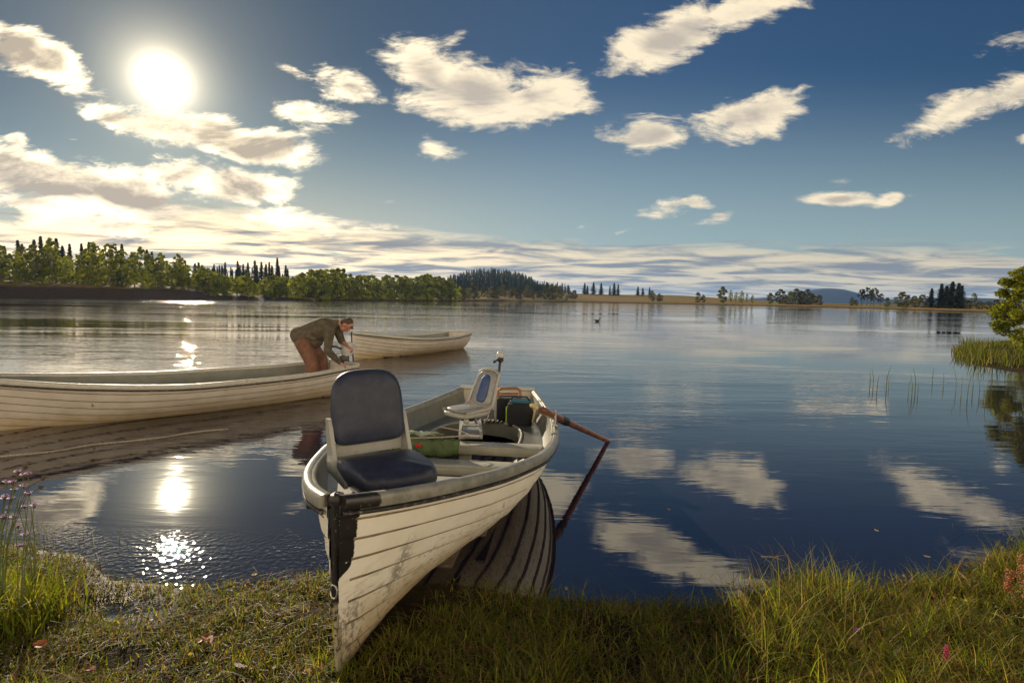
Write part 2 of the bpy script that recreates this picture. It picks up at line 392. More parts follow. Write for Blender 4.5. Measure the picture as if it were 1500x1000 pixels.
# ------------------------------------------------------------------ far land (one polar sheet to the horizon)
def az_of(px): d = ray(px, 440); return math.atan2(d[0], d[1])
Rp = interp([(az_of(a), b) for a, b in [(-900, 90), (-300, 135), (0, 158), (200, 165), (320, 172), (430, 190), (520, 215), (600, 245), (660, 270), (690, 330), (760, 390), (900, 400), (1040, 385), (1180, 350), (1290, 310), (1370, 265), (1450, 235), (1700, 120), (2600, 60)]])
Hb = interp([(az_of(a), b) for a, b in [(-900, 2.6), (0, 2.9), (250, 2.6), (330, 1.0), (500, .7), (700, .8), (900, 1.2), (1100, 1.0), (1450, .7), (2600, .6)]])
Sl = interp([(az_of(a), b) for a, b in [(-900, .05), (0, .055), (200, .045), (330, .03), (640, .01), (830, .032), (960, .034), (1080, .018), (1200, .008), (1450, .006), (2600, .01)]])
def land_z(az, r):
    e = r - Rp(az)
    z = Hb(az) * np.clip(e / 5, -1, 1) + Sl(az) * np.clip(e - 5, 0, 190)
    d_ = np.degrees(az)
    z = z + 19 * np.exp(-((d_ + 2.6) / 4.6) ** 2) * np.exp(-((r - 660) / 150) ** 2)
    z = z + np.clip(e / 60, 0, 1) * (1.2 * vnoise(r * np.sin(az), r * np.cos(az), .012, 5)) - np.clip(r - 900, 0, 900) * .004
    return z
mt, t = mat("moor_grass")
pos = t.node('ShaderNodeNewGeometry').outputs['Position']
n1 = t.noise(t.map(pos, scale=(.02, .05, 1)), 1, 6, .6); n2 = t.noise(pos, .5, 5, .65)
cc = t.mix(t.ramp(n1, .35, .62), c4(.27, .14, .035), c4(.16, .15, .035))
cc = t.mix(t.ramp(n2, .45, .7), cc, c4(.19, .15, .05))
zz_ = t.xyz(pos)[2]; lft_ = t.ramp(t.m('DIVIDE', t.xyz(pos)[0], t.m('MAXIMUM', t.xyz(pos)[1], 1.0)), -.35, -.55)
cc = t.mix(t.ramp(t.m('MULTIPLY_ADD', n2, .9, zz_), t.m('MULTIPLY_ADD', lft_, 2.5, 1.0), t.m('MULTIPLY_ADD', lft_, 2.0, .7)), cc, c4(.052, .040, .026))   # bare peat edge by the water
finish(t, pbsdf(t, cc, .9, 0, bump(t, n2, .6), .1))
azs = np.radians(np.arange(-78, 78.1, .5)); es = np.array([-6, 0, 1.5, 3, 5, 8, 14, 25, 45, 70, 100, 140, 190, 240, 300, 360, 430, 520, 650, 850, 1200, 2000, 3500, 5000])
A, E = np.meshgrid(azs, es); RR = Rp(A) + E; Z = land_z(A, RR)
V = np.stack([RR * np.sin(A), RR * np.cos(A), Z], -1).reshape(-1, 3); nx, ny = len(azs), len(es)
I = np.arange(nx * ny).reshape(ny, nx); Q = np.stack([I[:-1, :-1], I[1:, :-1], I[1:, 1:], I[:-1, 1:]], -1).reshape(-1, 4)[:, ::-1]
tag(link_mesh("terrain", fast_mesh("terrain", V, Q), mt, smooth=True), kind='structure')

# low range on the skyline with one round hill
mh, t = mat("far_hill")
pos = t.node('ShaderNodeNewGeometry').outputs['Position']; n1 = t.noise(pos, .01, 6, .6)
finish(t, pbsdf(t, t.mix(n1, c4(.02, .03, .03), c4(.035, .045, .035)), .9, spec=.1))
azs = np.radians(np.arange(-60, 60.1, .25)); V = []
d_ = np.degrees(azs)
crest = 16 + 10 * vnoise(d_, d_ * 0, .23, 8) + 84 * np.exp(-np.abs((d_ - np.degrees(az_of(1213))) / 3.0) ** 2.4) + 26 * np.exp(-((d_ - np.degrees(az_of(1120))) / 2.2) ** 2) + 14 * np.exp(-((d_ - np.degrees(az_of(960))) / 6) ** 2)+ 30 * np.exp(-((d_ - np.degrees(az_of(1400))) / 5) ** 2)
for rr, k in ((3300, -.3), (3600, .35), (3900, .8), (4200, 1.0), (4600, .6), (5200, -.2)):
    V.append(np.stack([rr * np.sin(azs), rr * np.cos(azs), crest * k], -1))
V = np.concatenate(V); nx = len(azs); I = np.arange(nx * 6).reshape(6, nx)
Q = np.stack([I[:-1, :-1], I[1:, :-1], I[1:, 1:], I[:-1, 1:]], -1).reshape(-1, 4)[:, ::-1]
tag(link_mesh("hill", fast_mesh("hill", V, Q), mh, smooth=True), kind='structure')

# ------------------------------------------------------------------ clinker boats
L = 5.2
bB = interp([(0, .03), (.03, .16), (.08, .315), (.14, .46), (.24, .65), (.36, .81), (.5, .86), (.65, .82), (.8, .70), (1, .47)])
bS = interp([(0, .875), (.1, .805), (.25, .71), (.5, .625), (.75, .62), (1, .68)])
bK = interp([(0, .05), (.04, .02), (.15, 0), (.8, .0), (1, .05)])
def sec(t, w_, inset=0.0):                         # point on the starboard (+y) skin: t bow->transom, w keel->gunwale
    bl = np.clip(t / .34, 0, 1); bl = bl * bl * (3 - 2 * bl)
    b, zs, zk = bB(t), bS(t), bK(t)
    a = w_ * .93 * math.pi / 2
    yr = math.sin(a) / math.sin(.93 * math.pi / 2); zr = (1 - math.cos(a)) / (1 - math.cos(.93 * math.pi / 2))
    yv = .80 * w_ ** .95 + .20 * w_ ** 3; zv = w_ ** 1.02
    y = b * (yr * bl + yv * (1 - bl)); z = zk + (zs - zk) * (zr * bl * .75 + zv * (1 - bl) + zv * bl * .25)
    x = L * t + .06 * (1 - w_) ** 1.6 * (1 - t) ** 10 - .10 * (1 - w_) * t ** 12
    return np.array([x, max(y - inset, .004), z])
def nrm(t, w_):
    e = 1e-3; w0, w1 = max(w_ - e, 0), min(w_ + e, 1); t0, t1 = max(t - e, 0), min(t + e, 1)
    n = np.cross(sec(t1, w_) - sec(t0, w_), sec(t, w1) - sec(t, w0)); n /= np.linalg.norm(n) + 1e-12
    return n if n[1] > 0 else -n
NS = 8
WS = [0, .16, .30, .43, .555, .67, .78, .89, 1.0]
TS = np.concatenate([[0, .012, .03, .055, .085, .12, .16, .21], np.linspace(.27, 1, 18)])
def strakes(mb):
    for side in (1, -1):
        for k in range(NS):
            rows = []
            for w_, off in ((WS[k], .015 if k else .004), (WS[k] + .012, .0155 if k else .005), ((WS[k] + WS[k + 1]) / 2, .009), (WS[k + 1], .0015)):
                rows.append([(lambda p: (p[0], p[1] * side, p[2]))(sec(t, w_) + nrm(t, w_) * off * min(1, .35 + t * 9)) for t in TS])
            if k:                                   # the shadowed underside of the lap
                under = [(lambda p: (p[0], p[1] * side, p[2]))(sec(t, WS[k] + .004) + nrm(t, WS[k] + .004) * .001) for t in TS]
                rows = [under] + rows
            mb.rings(rows, closed=False, caps=False)
def lining(mb):
    W2 = np.linspace(.10, .995, 12)
    for side in (1, -1):
        rows = [[(lambda p: (p[0], p[1] * side, p[2]))(sec(t, w_) - nrm(t, w_) * min(.022, .004 + t)) for t in TS[2:]] for w_ in W2]
        mb.rings(rows, closed=False, caps=False)
def sweep(mb, prof, t0, t1, n=30, w0=1.0, mi=0, sides=(1, -1), ext=None):   # prof: (outward, up) about the sheer line
    for side in sides:
        RR = []
        for t in np.linspace(t0, t1, n) if t0 > .02 else np.concatenate([[0, .006, .015, .03, .05], np.linspace(.075, t1, n)]):
            p = sec(t, w0); nn = nrm(t, w0); nn = np.array([nn[0], nn[1], 0]); nn /= np.linalg.norm(nn)
            if t < .004: nn = np.array([-.35, .94, 0])
            RR.append([((p + nn * o + np.array([0, 0, z_]))[0], max((p + nn * o)[1], .001) * side, p[2] + z_) for o, z_ in prof])
        mb.rings(RR, True, True, mi)

def mat_hull(name, worn):
    m_, t = mat(name); o = t.node('ShaderNodeTexCoord').outputs['Object']; x, y, z = t.xyz(o)
    n1 = t.noise(o, 5, 6, .6); n2 = t.noise(o, 38, 6, .68); n3 = t.noise(t.map(o, scale=(3, 3, 14)), 3, 5, .6)
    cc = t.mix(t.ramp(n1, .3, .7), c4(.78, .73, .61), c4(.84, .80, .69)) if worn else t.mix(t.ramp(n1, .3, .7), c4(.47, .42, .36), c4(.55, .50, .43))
    low = t.ramp(t.m('MULTIPLY_ADD', n1, .22, z), .56, .16)
    cc = t.mix(t.m('MULTIPLY', low, .8), cc, c4(.40, .27, .09))                     # peat stain along the bottom planks
    st_ = t.m('MULTIPLY', t.ramp(n3, .52, .66), t.ramp(z, .62, .28) if worn else t.ramp(z, .34, .16))
    cc = t.mix(t.m('MULTIPLY', st_, .55), cc, c4(.34, .25, .12))
    if worn:
        sc_ = t.m('MULTIPLY', t.ramp(n2, .56, .62), t.ramp(t.m('MULTIPLY_ADD', n1, .9, t.m('MULTIPLY', z, -1.0)), .02, .22))
        cc = t.mix(t.m('MULTIPLY', sc_, .75), cc, c4(.13, .115, .10))                # scuffs
        # worn patch below the second plank and a row of speckles next to the stem
        dd = t.v('LENGTH', t.v('MULTIPLY', t.v('SUBTRACT', o, (.42, -.33, .40)), (6.5, 0, 2.4)), out=1)
        pt = t.m('MULTIPLY', t.ramp(dd, .55, .05), t.ramp(n2, .44, .50)); pt = t.m('MULTIPLY', pt, t.ramp(y, .0, -.02))
        cc = t.mix(t.m('MULTIPLY', pt, .8), cc, c4(.20, .18, .15))
        d2 = t.m('MULTIPLY', t.m('MULTIPLY', t.ramp(x, .26, .14), t.ramp(z, .42, .30)), t.ramp(n2, .47, .53))
        cc = t.mix(t.m('MULTIPLY', d2, .7), cc, c4(.16, .14, .12))
        edge = t.m('MULTIPLY_ADD', t.noise(o, 60, 3, .6), .016, t.m('ADD', x, t.m('MULTIPLY', t.ramp(z, .56, .48), .10)))
        blk = t.m('MULTIPLY', t.m('MULTIPLY', t.ramp(y, .012, .006), t.ramp(edge, .084, .078)), t.ramp(t.m('MULTIPLY_ADD', n2, .03, z), .415, .425))
        chip = t.ramp(n2, .66, .70)
        cc = t.mix(t.m('MULTIPLY', blk, t.m('SUBTRACT', 1.0, chip)), cc, c4(.014, .012, .012))  # black painted bow corner
    finish(t, pbsdf(t, cc, t.m('MULTIPLY_ADD', n2, .25, .28), 0, bump(t, n2, .0015), .45)); return m_
def mat_rail(name):
    m_, t = mat(name); o = t.node('ShaderNodeTexCoord').outputs['Object']; x, y, z = t.xyz(o)
    n1 = t.noise(o, 9, 6, .62); n2 = t.noise(o, 50, 5, .65)
    cc = t.mix(t.ramp(n1, .35, .65), c4(.17, .17, .14), c4(.28, .27, .22)); cc = t.mix(t.ramp(n2, .60, .68), cc, c4(.14, .12, .09))
    b = t.m('MULTIPLY', t.ramp(t.m('MULTIPLY_ADD', n2, .03, x), .135, .125), t.ramp(y, .05, .03))
    cc = t.mix(t.m('MULTIPLY', b, t.ramp(n2, .68, .62)), cc, c4(.016, .014, .013))
    finish(t, pbsdf(t, cc, t.m('MULTIPLY_ADD', n2, .25, .22), 0, bump(t, n2, .001), .5)); return m_
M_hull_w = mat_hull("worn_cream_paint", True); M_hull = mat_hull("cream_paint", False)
M_lap_shadow = simple("lap_shadow_brown", (.22, .17, .105), .7, var=.4)  # brown of the shadow line drawn under each plank lap
def mat_stem(name):
    m_, t = mat(name); o = t.node('ShaderNodeTexCoord').outputs['Object']; x, y, z = t.xyz(o); n2 = t.noise(o, 40, 6, .68); n1 = t.noise(o, 9, 4, .6)
    low = t.mix(t.ramp(n2, .40, .48), c4(.045, .030, .018), c4(.30, .26, .18))
    cc = t.mix(t.ramp(t.m('MULTIPLY_ADD', n2, .04, z), .40, .44), low, t.mix(t.ramp(n2, .62, .68), c4(.016, .014, .013), c4(.28, .25, .2)))
    finish(t, pbsdf(t, cc, .5, 0, bump(t, n2, .003), .4)); return m_
M_stem_w = mat_stem("worn_stem_paint")
M_rail_w = mat_rail("worn_grey_rail")
M_rail = simple("grey_rail", (.42, .40, .34), .32, var=.15, dirt=(.18, .15, .11))
M_rub = simple("black_rubber", (.022, .020, .020), .5, var=.5, scale=30, dirt=(.30, .27, .2))
M_in = simple("grey_green_gelcoat", (.16, .165, .135), .42, var=.16, scale=5, dirt=(.20, .18, .12), bmp=.001)
M_seatw = simple("cream_gelcoat", (.46, .44, .345), .38, var=.12, scale=6, dirt=(.30, .26, .17), bmp=.001)
M_board = simple("damp_floorboards", (.085, .062, .045), .5, var=.35, scale=14)
M_galv = simple("galvanised_steel", (.42, .41, .39), .38, .85, var=.2, scale=25)
M_blackp = simple("black_plastic", (.018, .018, .020), .42, var=.3)
M_keel = simple("dark_keel", (.035, .026, .020), .6, var=.5, dirt=(.25, .2, .12))

def floor_plank(mb, t0, t1, z, wf=.8, th=.02):        # a level panel that follows the inside of the hull
    Tn = np.linspace(t0, t1, 10); up_, dn = [], []
    def hw(t, zz):
        ws = np.linspace(.05, 1, 40); zz_ = np.array([sec(t, w_)[2] for w_ in ws]); yy_ = np.array([sec(t, w_)[1] for w_ in ws])
        return max(np.interp(zz, zz_, yy_) - .022, .01) * wf
    a = [(L * t, hw(t, z), z) for t in Tn]; RR = []
    for (x, y, zz) in a: RR.append([(x, y, zz), (x, -y, zz), (x, -y, zz - th), (x, y, zz - th)])
    mb.rings(RR)
def half_w(t, z):
    ws = np.linspace(.05, 1, 40)
    return np.interp(z, [sec(t, w_)[2] for w_ in ws], [sec(t, w_)[1] for w_ in ws]) - .024

def make_boat(name, label, group, worn, motor_pins=((.56, 1), (.62, 1))):
    root = empty(name, (0, 0, 0), 0, label, 'rowing boat', group)
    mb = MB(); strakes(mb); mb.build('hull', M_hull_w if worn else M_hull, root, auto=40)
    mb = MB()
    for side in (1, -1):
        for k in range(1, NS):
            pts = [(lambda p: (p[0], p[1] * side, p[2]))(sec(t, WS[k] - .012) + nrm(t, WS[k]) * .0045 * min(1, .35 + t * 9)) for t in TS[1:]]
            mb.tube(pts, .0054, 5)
    mb.build('lap_shadow_lines', M_lap_shadow, root)  # thin dark tubes stand in for the shadow and dirt under each lap
    mb = MB(); lining(mb); mb.build('hull_lining', M_in, root)
    mb = MB()                                       # transom
    W2 = np.linspace(0, 1, 14); ring = [sec(1, w_) for w_ in W2]
    out_ = [(p[0] + .004, p[1], p[2]) for p in ring] + [(p[0] + .004, -p[1], p[2]) for p in ring[::-1]]
    inn = [(p[0] - .045, y, z) for (p, (x, y, z)) in zip(ring + ring[::-1], out_)]
    mb.rings([inn, out_]); mb.build('transom', M_hull, root, smooth=False)
    mb = MB()
    sweep(mb, [(.030, -.048), (.034, -.034), (.032, -.004), (.024, .010), (.008, .014), (-.012, .012), (-.016, .004), (-.030, .004), (-.036, -.006), (-.036, -.034), (0, -.040)], 0, 1.0)
    mb.build('gunwale', M_rail_w if worn else M_rail, root, auto=60)
    mb = MB(); sweep(mb, [(.014, -.076), (.028, -.074), (.032, -.066), (.028, -.058), (.012, -.056)], 0, 1.0, w0=1.0)
    mb.build('rubbing_strip', M_rub, root, auto=60)
    mb = MB(); p = sec(1, 1); mb.box((p[0] - .02, 0, p[2] + .004), (.085, 2 * p[1] + .06, .05), bev=.012)
    mb.build('transom_cap', M_rail, root)
    # stem and keel band
    mb = MB(); RR = []
    for w_ in np.linspace(1.0, 0, 12):
        p = sec(0, w_); RR.append([(p[0] - .014, .007, p[2]), (p[0] - .017, 0, p[2]), (p[0] - .014, -.007, p[2]), (p[0] + .02, -.015, p[2]), (p[0] + .02, .015, p[2])])
    for t in (.06, .12, .2, .35, .5, .7, .9, 1.0):
        z = bK(t); RR.append([(L * t, .018, z - .045), (L * t, 0, z - .048), (L * t, -.018, z - .045), (L * t, -.022, z + .01), (L * t, .022, z + .01)])
    mb.rings(RR); mb.build('stem', M_stem_w if worn else M_keel, root, auto=50)
    if worn:
        mb = MB(); p = sec(0, 1); mb.box((p[0] + .018, -.006, p[2] - .010), (.075, .055, .055), bev=.02)
        mb.build('bow_cap', M_rub, root)
        mb = MB(); c = sec(0, .52); ring = [(c[0] - .035 + .0 * k, -.01 + .018 * math.cos(k * math.pi / 7), c[2] + .030 * math.sin(k * math.pi / 7)) for k in range(14)]
        ring = [(c[0] - .03 - .012 * abs(math.sin(k * math.pi / 14)), y, z) for k, (x, y, z) in enumerate(ring)]
        mb.tube(ring, .004, 6, loop=True); mb.build('mooring_ring', M_galv, root)
    # inside
    mb = MB(); floor_plank(mb, .10, .985, .115, 1.0); mb.build('floor', M_board, root, smooth=False)
    for k in range(-3, 4):
        if abs(k) == 3: t0, t1 = .3, .8
        else: t0, t1 = .2, .93
        mb = MB(); mb.box((L * (t0 + t1) / 2, k * .125, .128), (L * (t1 - t0), .095, .022), bev=.004); mb.build('bottom_board', M_board, root)
    mb = MB(); floor_plank(mb, .05, .255, .60 if worn else .56, .99, .03)
    h = half_w(.255, .6); RR = []
    mb.box((L * .255, 0, .50), (.025, 2 * h * .94, .17)); mb.build('foredeck', M_seatw if worn else M_in, root, smooth=False)
    for t in (.44, .575):                            # thwarts with a rolled front edge
        zt = .42; hw_ = half_w(t, zt - .02)
        mb = MB(); mb.box((L * t, 0, zt), (.20, 2 * hw_, .04), bev=.014); mb.box((L * t - .09, 0, zt - .035), (.03, 2 * hw_ * .985, .062), bev=.01); mb.box((L * t + .09, 0, zt - .035), (.03, 2 * hw_ * .985, .062), bev=.01)
        mb.build('thwart', M_seatw, root)
        mb = MB(); mb.box((L * t, 0, .26), (.05, .12, .28), bev=.01); mb.build('thwart_post', M_seatw, root)
    # stern sheets: a horseshoe bench round the after well
    zt = .41; mb = MB(); Tn = np.linspace(.60, .99, 22); RR = [[], []]
    def inner(t):
        k = (t - .60) / .215
        return 0.0 if k >= 1 else half_w(.60, zt) * .66 * (1 - max(k, 0) ** 3.2) ** .42
    for side in (1, -1):
        RR = []
        for t in Tn:
            i_, o_ = inner(t), half_w(t, zt); RR.append([(L * t, side * o_, zt), (L * t, side * o_, zt - .02), (L * t, side * i_, zt - .16), (L * t, side * i_, zt)])
        mb.rings(RR)
    mb.build('stern_bench', M_in, root, auto=30)
    mb = MB()
    for side in (1, -1):
        mb.tube([(L * t, side * (inner(t) + .008), zt + .004) for t in np.linspace(.60, .818, 20)], .012, 6)
    mb.build('bench_lip', M_seatw, root)
    for t, sd_ in motor_pins:
        p = sec(t, 1.0); mb = MB(); y = p[1] * sd_
        mb.box((L * t, y, p[2] + .03), (.10, .05, .018), bev=.006); mb.tube([(L * t, y, p[2] + .02), (L * t, y, p[2] + .20)], [.009, .007], 6)
        mb.build('thole_pin', M_galv, root)
    return root
def children(o): return [c for c in bpy.data.objects if c.parent == o]
def copy_tree(o, parent=None):
    kids = children(o); c = o.copy(); col.objects.link(c)
    if parent: c.parent = parent
    for k in kids: copy_tree(k, c)
    return c
def place(root, bow, heading, pitch=0.0, heel=0.0):   # bow point at keel level; heading: direction bow -> stern in the ground plane
    q = rotz(heading) @ roty(pitch) @ rotx(heel)
    m4 = Matrix.Identity(4)
    for i in range(3):
        for j in range(3): m4[i][j] = q[i][j]
        m4[i][3] = float(bow[i])
    root.matrix_world = m4; root['_m'] = [float(a) for r_ in m4 for a in r_]
    def tf(x, y, z): return np.array(bow) + q @ np.array([x, y, z])
    del root['_m']
    return tf, q

boat = make_boat('rowing_boat', 'worn cream clinker boat with black painted bow corner, pulled up on the grass', 'cream clinker rowing boats', True, motor_pins=())
bow0 = gz(508, 985, .0); bow0 = np.array([bow0[0] - .012, bow0[1] - .17, .012])
HEAD0 = R(90 - 6.3)
tf0, q0 = place(boat, bow0, HEAD0, R(1.6), R(0))
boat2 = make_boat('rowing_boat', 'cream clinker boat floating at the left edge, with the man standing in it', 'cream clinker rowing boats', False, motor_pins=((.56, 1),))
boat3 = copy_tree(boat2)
for c in children(boat3):
    if c.name.startswith('thole_pin'): bpy.data.objects.remove(c)
boat3['label'] = 'cream clinker boat farthest out, floating empty beyond the bending man'
for t in (.20, .42):
    p = sec(t, 1.0); mb = MB(); y = p[1] * 1
    mb.box((L * t, y, p[2] + .03), (.10, .05, .018), bev=.006); mb.tube([(L * t, y, p[2] + .02), (L * t, y, p[2] + .17)], [.009, .007], 6)
    mb.build('thole_pin', M_galv, boat3)
# second boat: near corner of the transom at (530, 537)
S2 = at(505, 536, 10.4); B2 = at(-70, 560, 6.75)
h2 = math.atan2(S2[1] - B2[1], S2[0] - B2[0])
tf2, q2 = place(boat2, (S2[0] - L * math.cos(h2), S2[1] - L * math.sin(h2), -.15), h2, R(0), 0)
P3 = gz(515, 533, -.10)                                # bow of the farthest boat; turn it until its near stern corner shows beside the seat
best = None
for k in range(10, 86):
    a_ = R(k); c_ = P3 + rotz(a_) @ np.array([L, -bB(1), bS(1)]); v_ = c_ - CAM
    x_ = 750 + F * (v_ @ rt) / (v_ @ fw); best = min(best, (abs(x_ - 690), a_)) if best else (abs(x_ - 690), a_)
tf3, q3 = place(boat3, P3, best[1], R(0.3), 0)

# ------------------------------------------------------------------ things in and on the boats
M_navy = simple("navy_vinyl", (.028, .033, .056), .42, var=.2, scale=20, bmp=.0012, spec=.3)
M_greyv = simple("grey_vinyl", (.24, .24, .23), .35, var=.15, scale=20, bmp=.001)
M_bluev = simple("blue_vinyl", (.02, .055, .17), .4, var=.2, scale=20)
M_shell = simple("pale_plastic", (.33, .325, .29), .35, var=.1, scale=10, dirt=(.22, .20, .16), bmp=.0005)
M_wood = simple("varnished_wood", (.17, .062, .024), .30, var=.35, scale=9, bmp=.001, coat=.3)
M_bagk = simple("black_nylon", (.014, .014, .017), .8, var=.3, scale=60, bmp=.003)
M_lime = simple("lime_panel", (.30, .46, .03), .6, var=.1)
M_teal = simple("teal_panel", (.02, .12, .17), .6, var=.1)
M_orange = simple("orange_wood", (.30, .13, .055), .5, var=.25, scale=20)
M_green = simple("green_net", (.075, .105, .04), .75, var=.45, scale=24, bmp=.012)
M_green2 = simple("green_flap", (.085, .125, .045), .65, var=.3, scale=16, bmp=.006)
M_red = simple("red_tag", (.55, .02, .02), .5, var=.1)
M_pinkpole = simple("faded_red_pole", (.40, .20, .13), .45, var=.2)
M_motor = simple("pale_grey_cowl", (.46, .46, .45), .35, var=.12, scale=8)
M_yel = simple("varnished_block", (.62, .48, .22), .5, var=.2)
M_rope = simple("pale_rope", (.40, .34, .25), .85, var=.3, scale=60, bmp=.004)

def frame_at(origin, facing, z_axis=(0, 0, 1)):      # local x = facing, y = left, z = up
    f = np.array([math.cos(facing), math.sin(facing), 0]); l = np.array([-f[1], f[0], 0]); o = np.array(origin, float)
    return lambda x, y, z: o + f * x + l * y + np.array([0, 0, 1]) * z, np.stack([f, l, [0, 0, 1]], 1)

# ---- front swivel seat (navy)
c = at(541, 655, 3.47); zc = c[2] - .02
FZ = tf0(.7, 0, .60)[2]
root = empty('swivel_seat', (c[0], c[1], FZ), 0, 'navy padded swivel seat with tall rounded backrest on the bow of the near boat', 'boat seat', 'swivel boat seats')
o_ = np.array([c[0], c[1], zc]); 
fx, fm = frame_at(o_ - np.array([c[0], c[1], FZ]), R(-54))
mb = MB(); ol = superell(.52, .50, 5.5, 44)
ol = [(x + .28, y * (1.0 - .10 * (x / .47 + .5))) for x, y in ol]
def cush(x, y, z):
    z2 = z - .10 * (.5 - x) * .12 + .018 * math.sin((x - .05) / .43 * math.pi) * (1 if z > -.05 else 0)
    if z > -.06: z2 += .004 * math.sin(y * 62 + x * 9) * max(0, x - .10) * 5.0
    return fx(x, y, z2)
mb.slab(ol, -.125, .0, .09, cush, puff=.008); mb.build('seat_cushion', M_navy, root, auto=60)
mb = MB(); H_ = .445
ol = []
for k in range(44):
    a = 2 * math.pi * k / 44; ca, sa = math.cos(a), math.sin(a); p = 3.4 if sa > 0 else 7
    y = .232 * math.copysign(abs(ca) ** (2 / p), ca); z = H_ / 2 * math.copysign(abs(sa) ** (2 / p), sa)
    y *= 1 - .10 * max(z / H_ + .1, 0); ol.append((y, z + H_ / 2 + .055))
tl = math.tan(R(9))
def backx(y, z, d):                                 # d: thickness direction, towards the sitter
    return fx(.012 + d - tl * z + .10 * y * y, y, z)
mb.slab(ol, -.045, .045, .13, backx, puff=.006); mb.build('backrest', M_navy, root, auto=60)
mb = MB()
for s_ in (1, -1):                                   # hinge plates
    pts = [(.04, -.10), (.26, -.125), (.26, -.095), (.09, -.03), (.06, .04), (-.01, .22), (-.06, .22), (-.035, .02), (-.04, -.10)]
    mb = MB(); RR = [[fx(x, s_ * .252, z) for x, z in pts], [fx(x, s_ * .228, z) for x, z in pts]]; mb.rings(RR)
    mb.build('hinge_bracket', M_shell, root, smooth=False)
mb = MB(); mb.box(fx(-.015, 0, .03), (.02, .43, .085), fm); mb.build('back_rail', M_shell, root, smooth=False)
mb = MB(); mb.box(fx(.24, 0, -.142), (.30, .26, .022), fm, bev=.004); mb.build('swivel_plate', M_shell, root)
dz0 = FZ - zc
mb = MB(); mb.tube([fx(.24, 0, -.15), fx(.24, 0, dz0 + .005)], [.085, .10], 18); mb.box(fx(.24, 0, dz0 + .008), (.34, .30, .014), fm, bev=.003)
for a in (-.12, .12):
    for b in (-.1, .1): mb.tube([fx(.24 + a, b, dz0 + .01), fx(.24 + a, b, dz0 + .03)], .012, 6)
mb.build('swivel_mount', M_blackp, root)

# ---- tangle of dark anchor chain on the bow deck below that seat
cen = tf0(.40, .05, .612); root = empty('anchor_chain', cen, 0, 'dark anchor chain heaped under the navy seat on the bow deck', 'chain')
mb = MB(); cpts = []
for k in range(46):
    a = k * .62; rr = .05 + .075 * abs(math.sin(k * .37)); p = np.array([rr * math.sin(a) * .9, rr * math.cos(a) * 2.0, .012 + .02 * (k % 3) * random.random()])
    cpts.append(p); ax = rotz(a * 1.3) @ rotx(R(90 if k % 2 else 10))
    ring = [p + ax @ np.array([.019 * math.cos(q_ * math.pi / 5), .011 * math.sin(q_ * math.pi / 5), 0]) for q_ in range(10)]
    mb.tube(ring, .0042, 5, loop=True)
mb.tube(cpts, .0045, 5); mb.build('chain_links', M_blackp, root)
o = MB(); o.box(tf0(.62, .32, .632), (.17, .12, .035), rotz(R(70)), bev=.008); b_ = o.build('pontoon_box', M_blackp)
b_.name = 'tackle_box'; tag(b_, 'low black tackle box lying on the bow deck right of the navy seat', 'box')

# ---- rear swivel seat (pale shell, blue middle) on a sliding frame
c = at(686, 596, 5.75); TZ = tf0(L * .575, 0, .442)[2]
root = empty('swivel_seat', (c[0], c[1], TZ), 0, 'pale plastic swivel seat with blue backrest panel on a slide frame', 'boat seat', 'swivel boat seats')
o_ = np.array([c[0] + .0, c[1], c[2]]) - np.array([c[0], c[1], TZ]); fx, fm = frame_at(o_, R(180 + 46))
Wd = .40
root.scale = (.9, .9, .9)
mb = MB(); ol = [(x, y) for x, y in superell(.44, Wd, 5, 32)]
mb.slab(ol, -.055, -.005, .05, lambda x, y, z: fx(x + .02, y, z)); mb.build('seat_shell', M_shell, root, auto=50)
mb = MB(); ol = [(x, y) for x, y in superell(.36, Wd - .08, 4, 32)]
mb.slab(ol, -.01, .035, .14, lambda x, y, z: fx(x + .045, y, z + .012 * (x + .2)), puff=.008); mb.build('seat_cushion', M_greyv, root, auto=60)
mb = MB()
for s_ in (1, -1):
    mb.tube([fx(.20, s_ * Wd / 2, .005), fx(-.12, s_ * Wd / 2, .02), fx(-.19, s_ * Wd / 2, .05), fx(-.33, s_ * .16, .40)], .017, 8)
mb.tube([fx(-.325, .165, .39), fx(-.34, .10, .425), fx(-.345, 0, .432), fx(-.34, -.10, .425), fx(-.325, -.165, .39)], .019, 8)
mb.build('shell_frame', M_shell, root)
def pane(y, z, d): return fx(-.175 - .36 * z + d, y * (1 - .35 * z), z)
mb = MB(); ol = [(y, z + .225) for y, z in superell(.36, .38, 5, 32)]
mb.slab(ol, -.018, .018, .06, pane); mb.build('backrest', M_greyv, root, auto=60)
mb = MB(); ol = [(y, z + .22) for y, z in superell(.17, .31, 3.5, 28)]
mb.slab(ol, .012, .034, .12, pane, puff=.004); mb.build('back_panel', M_bluev, root, auto=60)
mb = MB(); mb.ball(fx(.17, .16, -.085), (.035, .03, .03)); mb.tube([fx(.17, .16, -.06), fx(.17, .16, -.085)], .012, 6); mb.build('lock_knob', M_shell, root)
mb = MB(); mb.tube([fx(.0, 0, -.05), fx(.0, 0, -.12)], [.10, .08], 16); mb.build('swivel_mount', M_blackp, root)
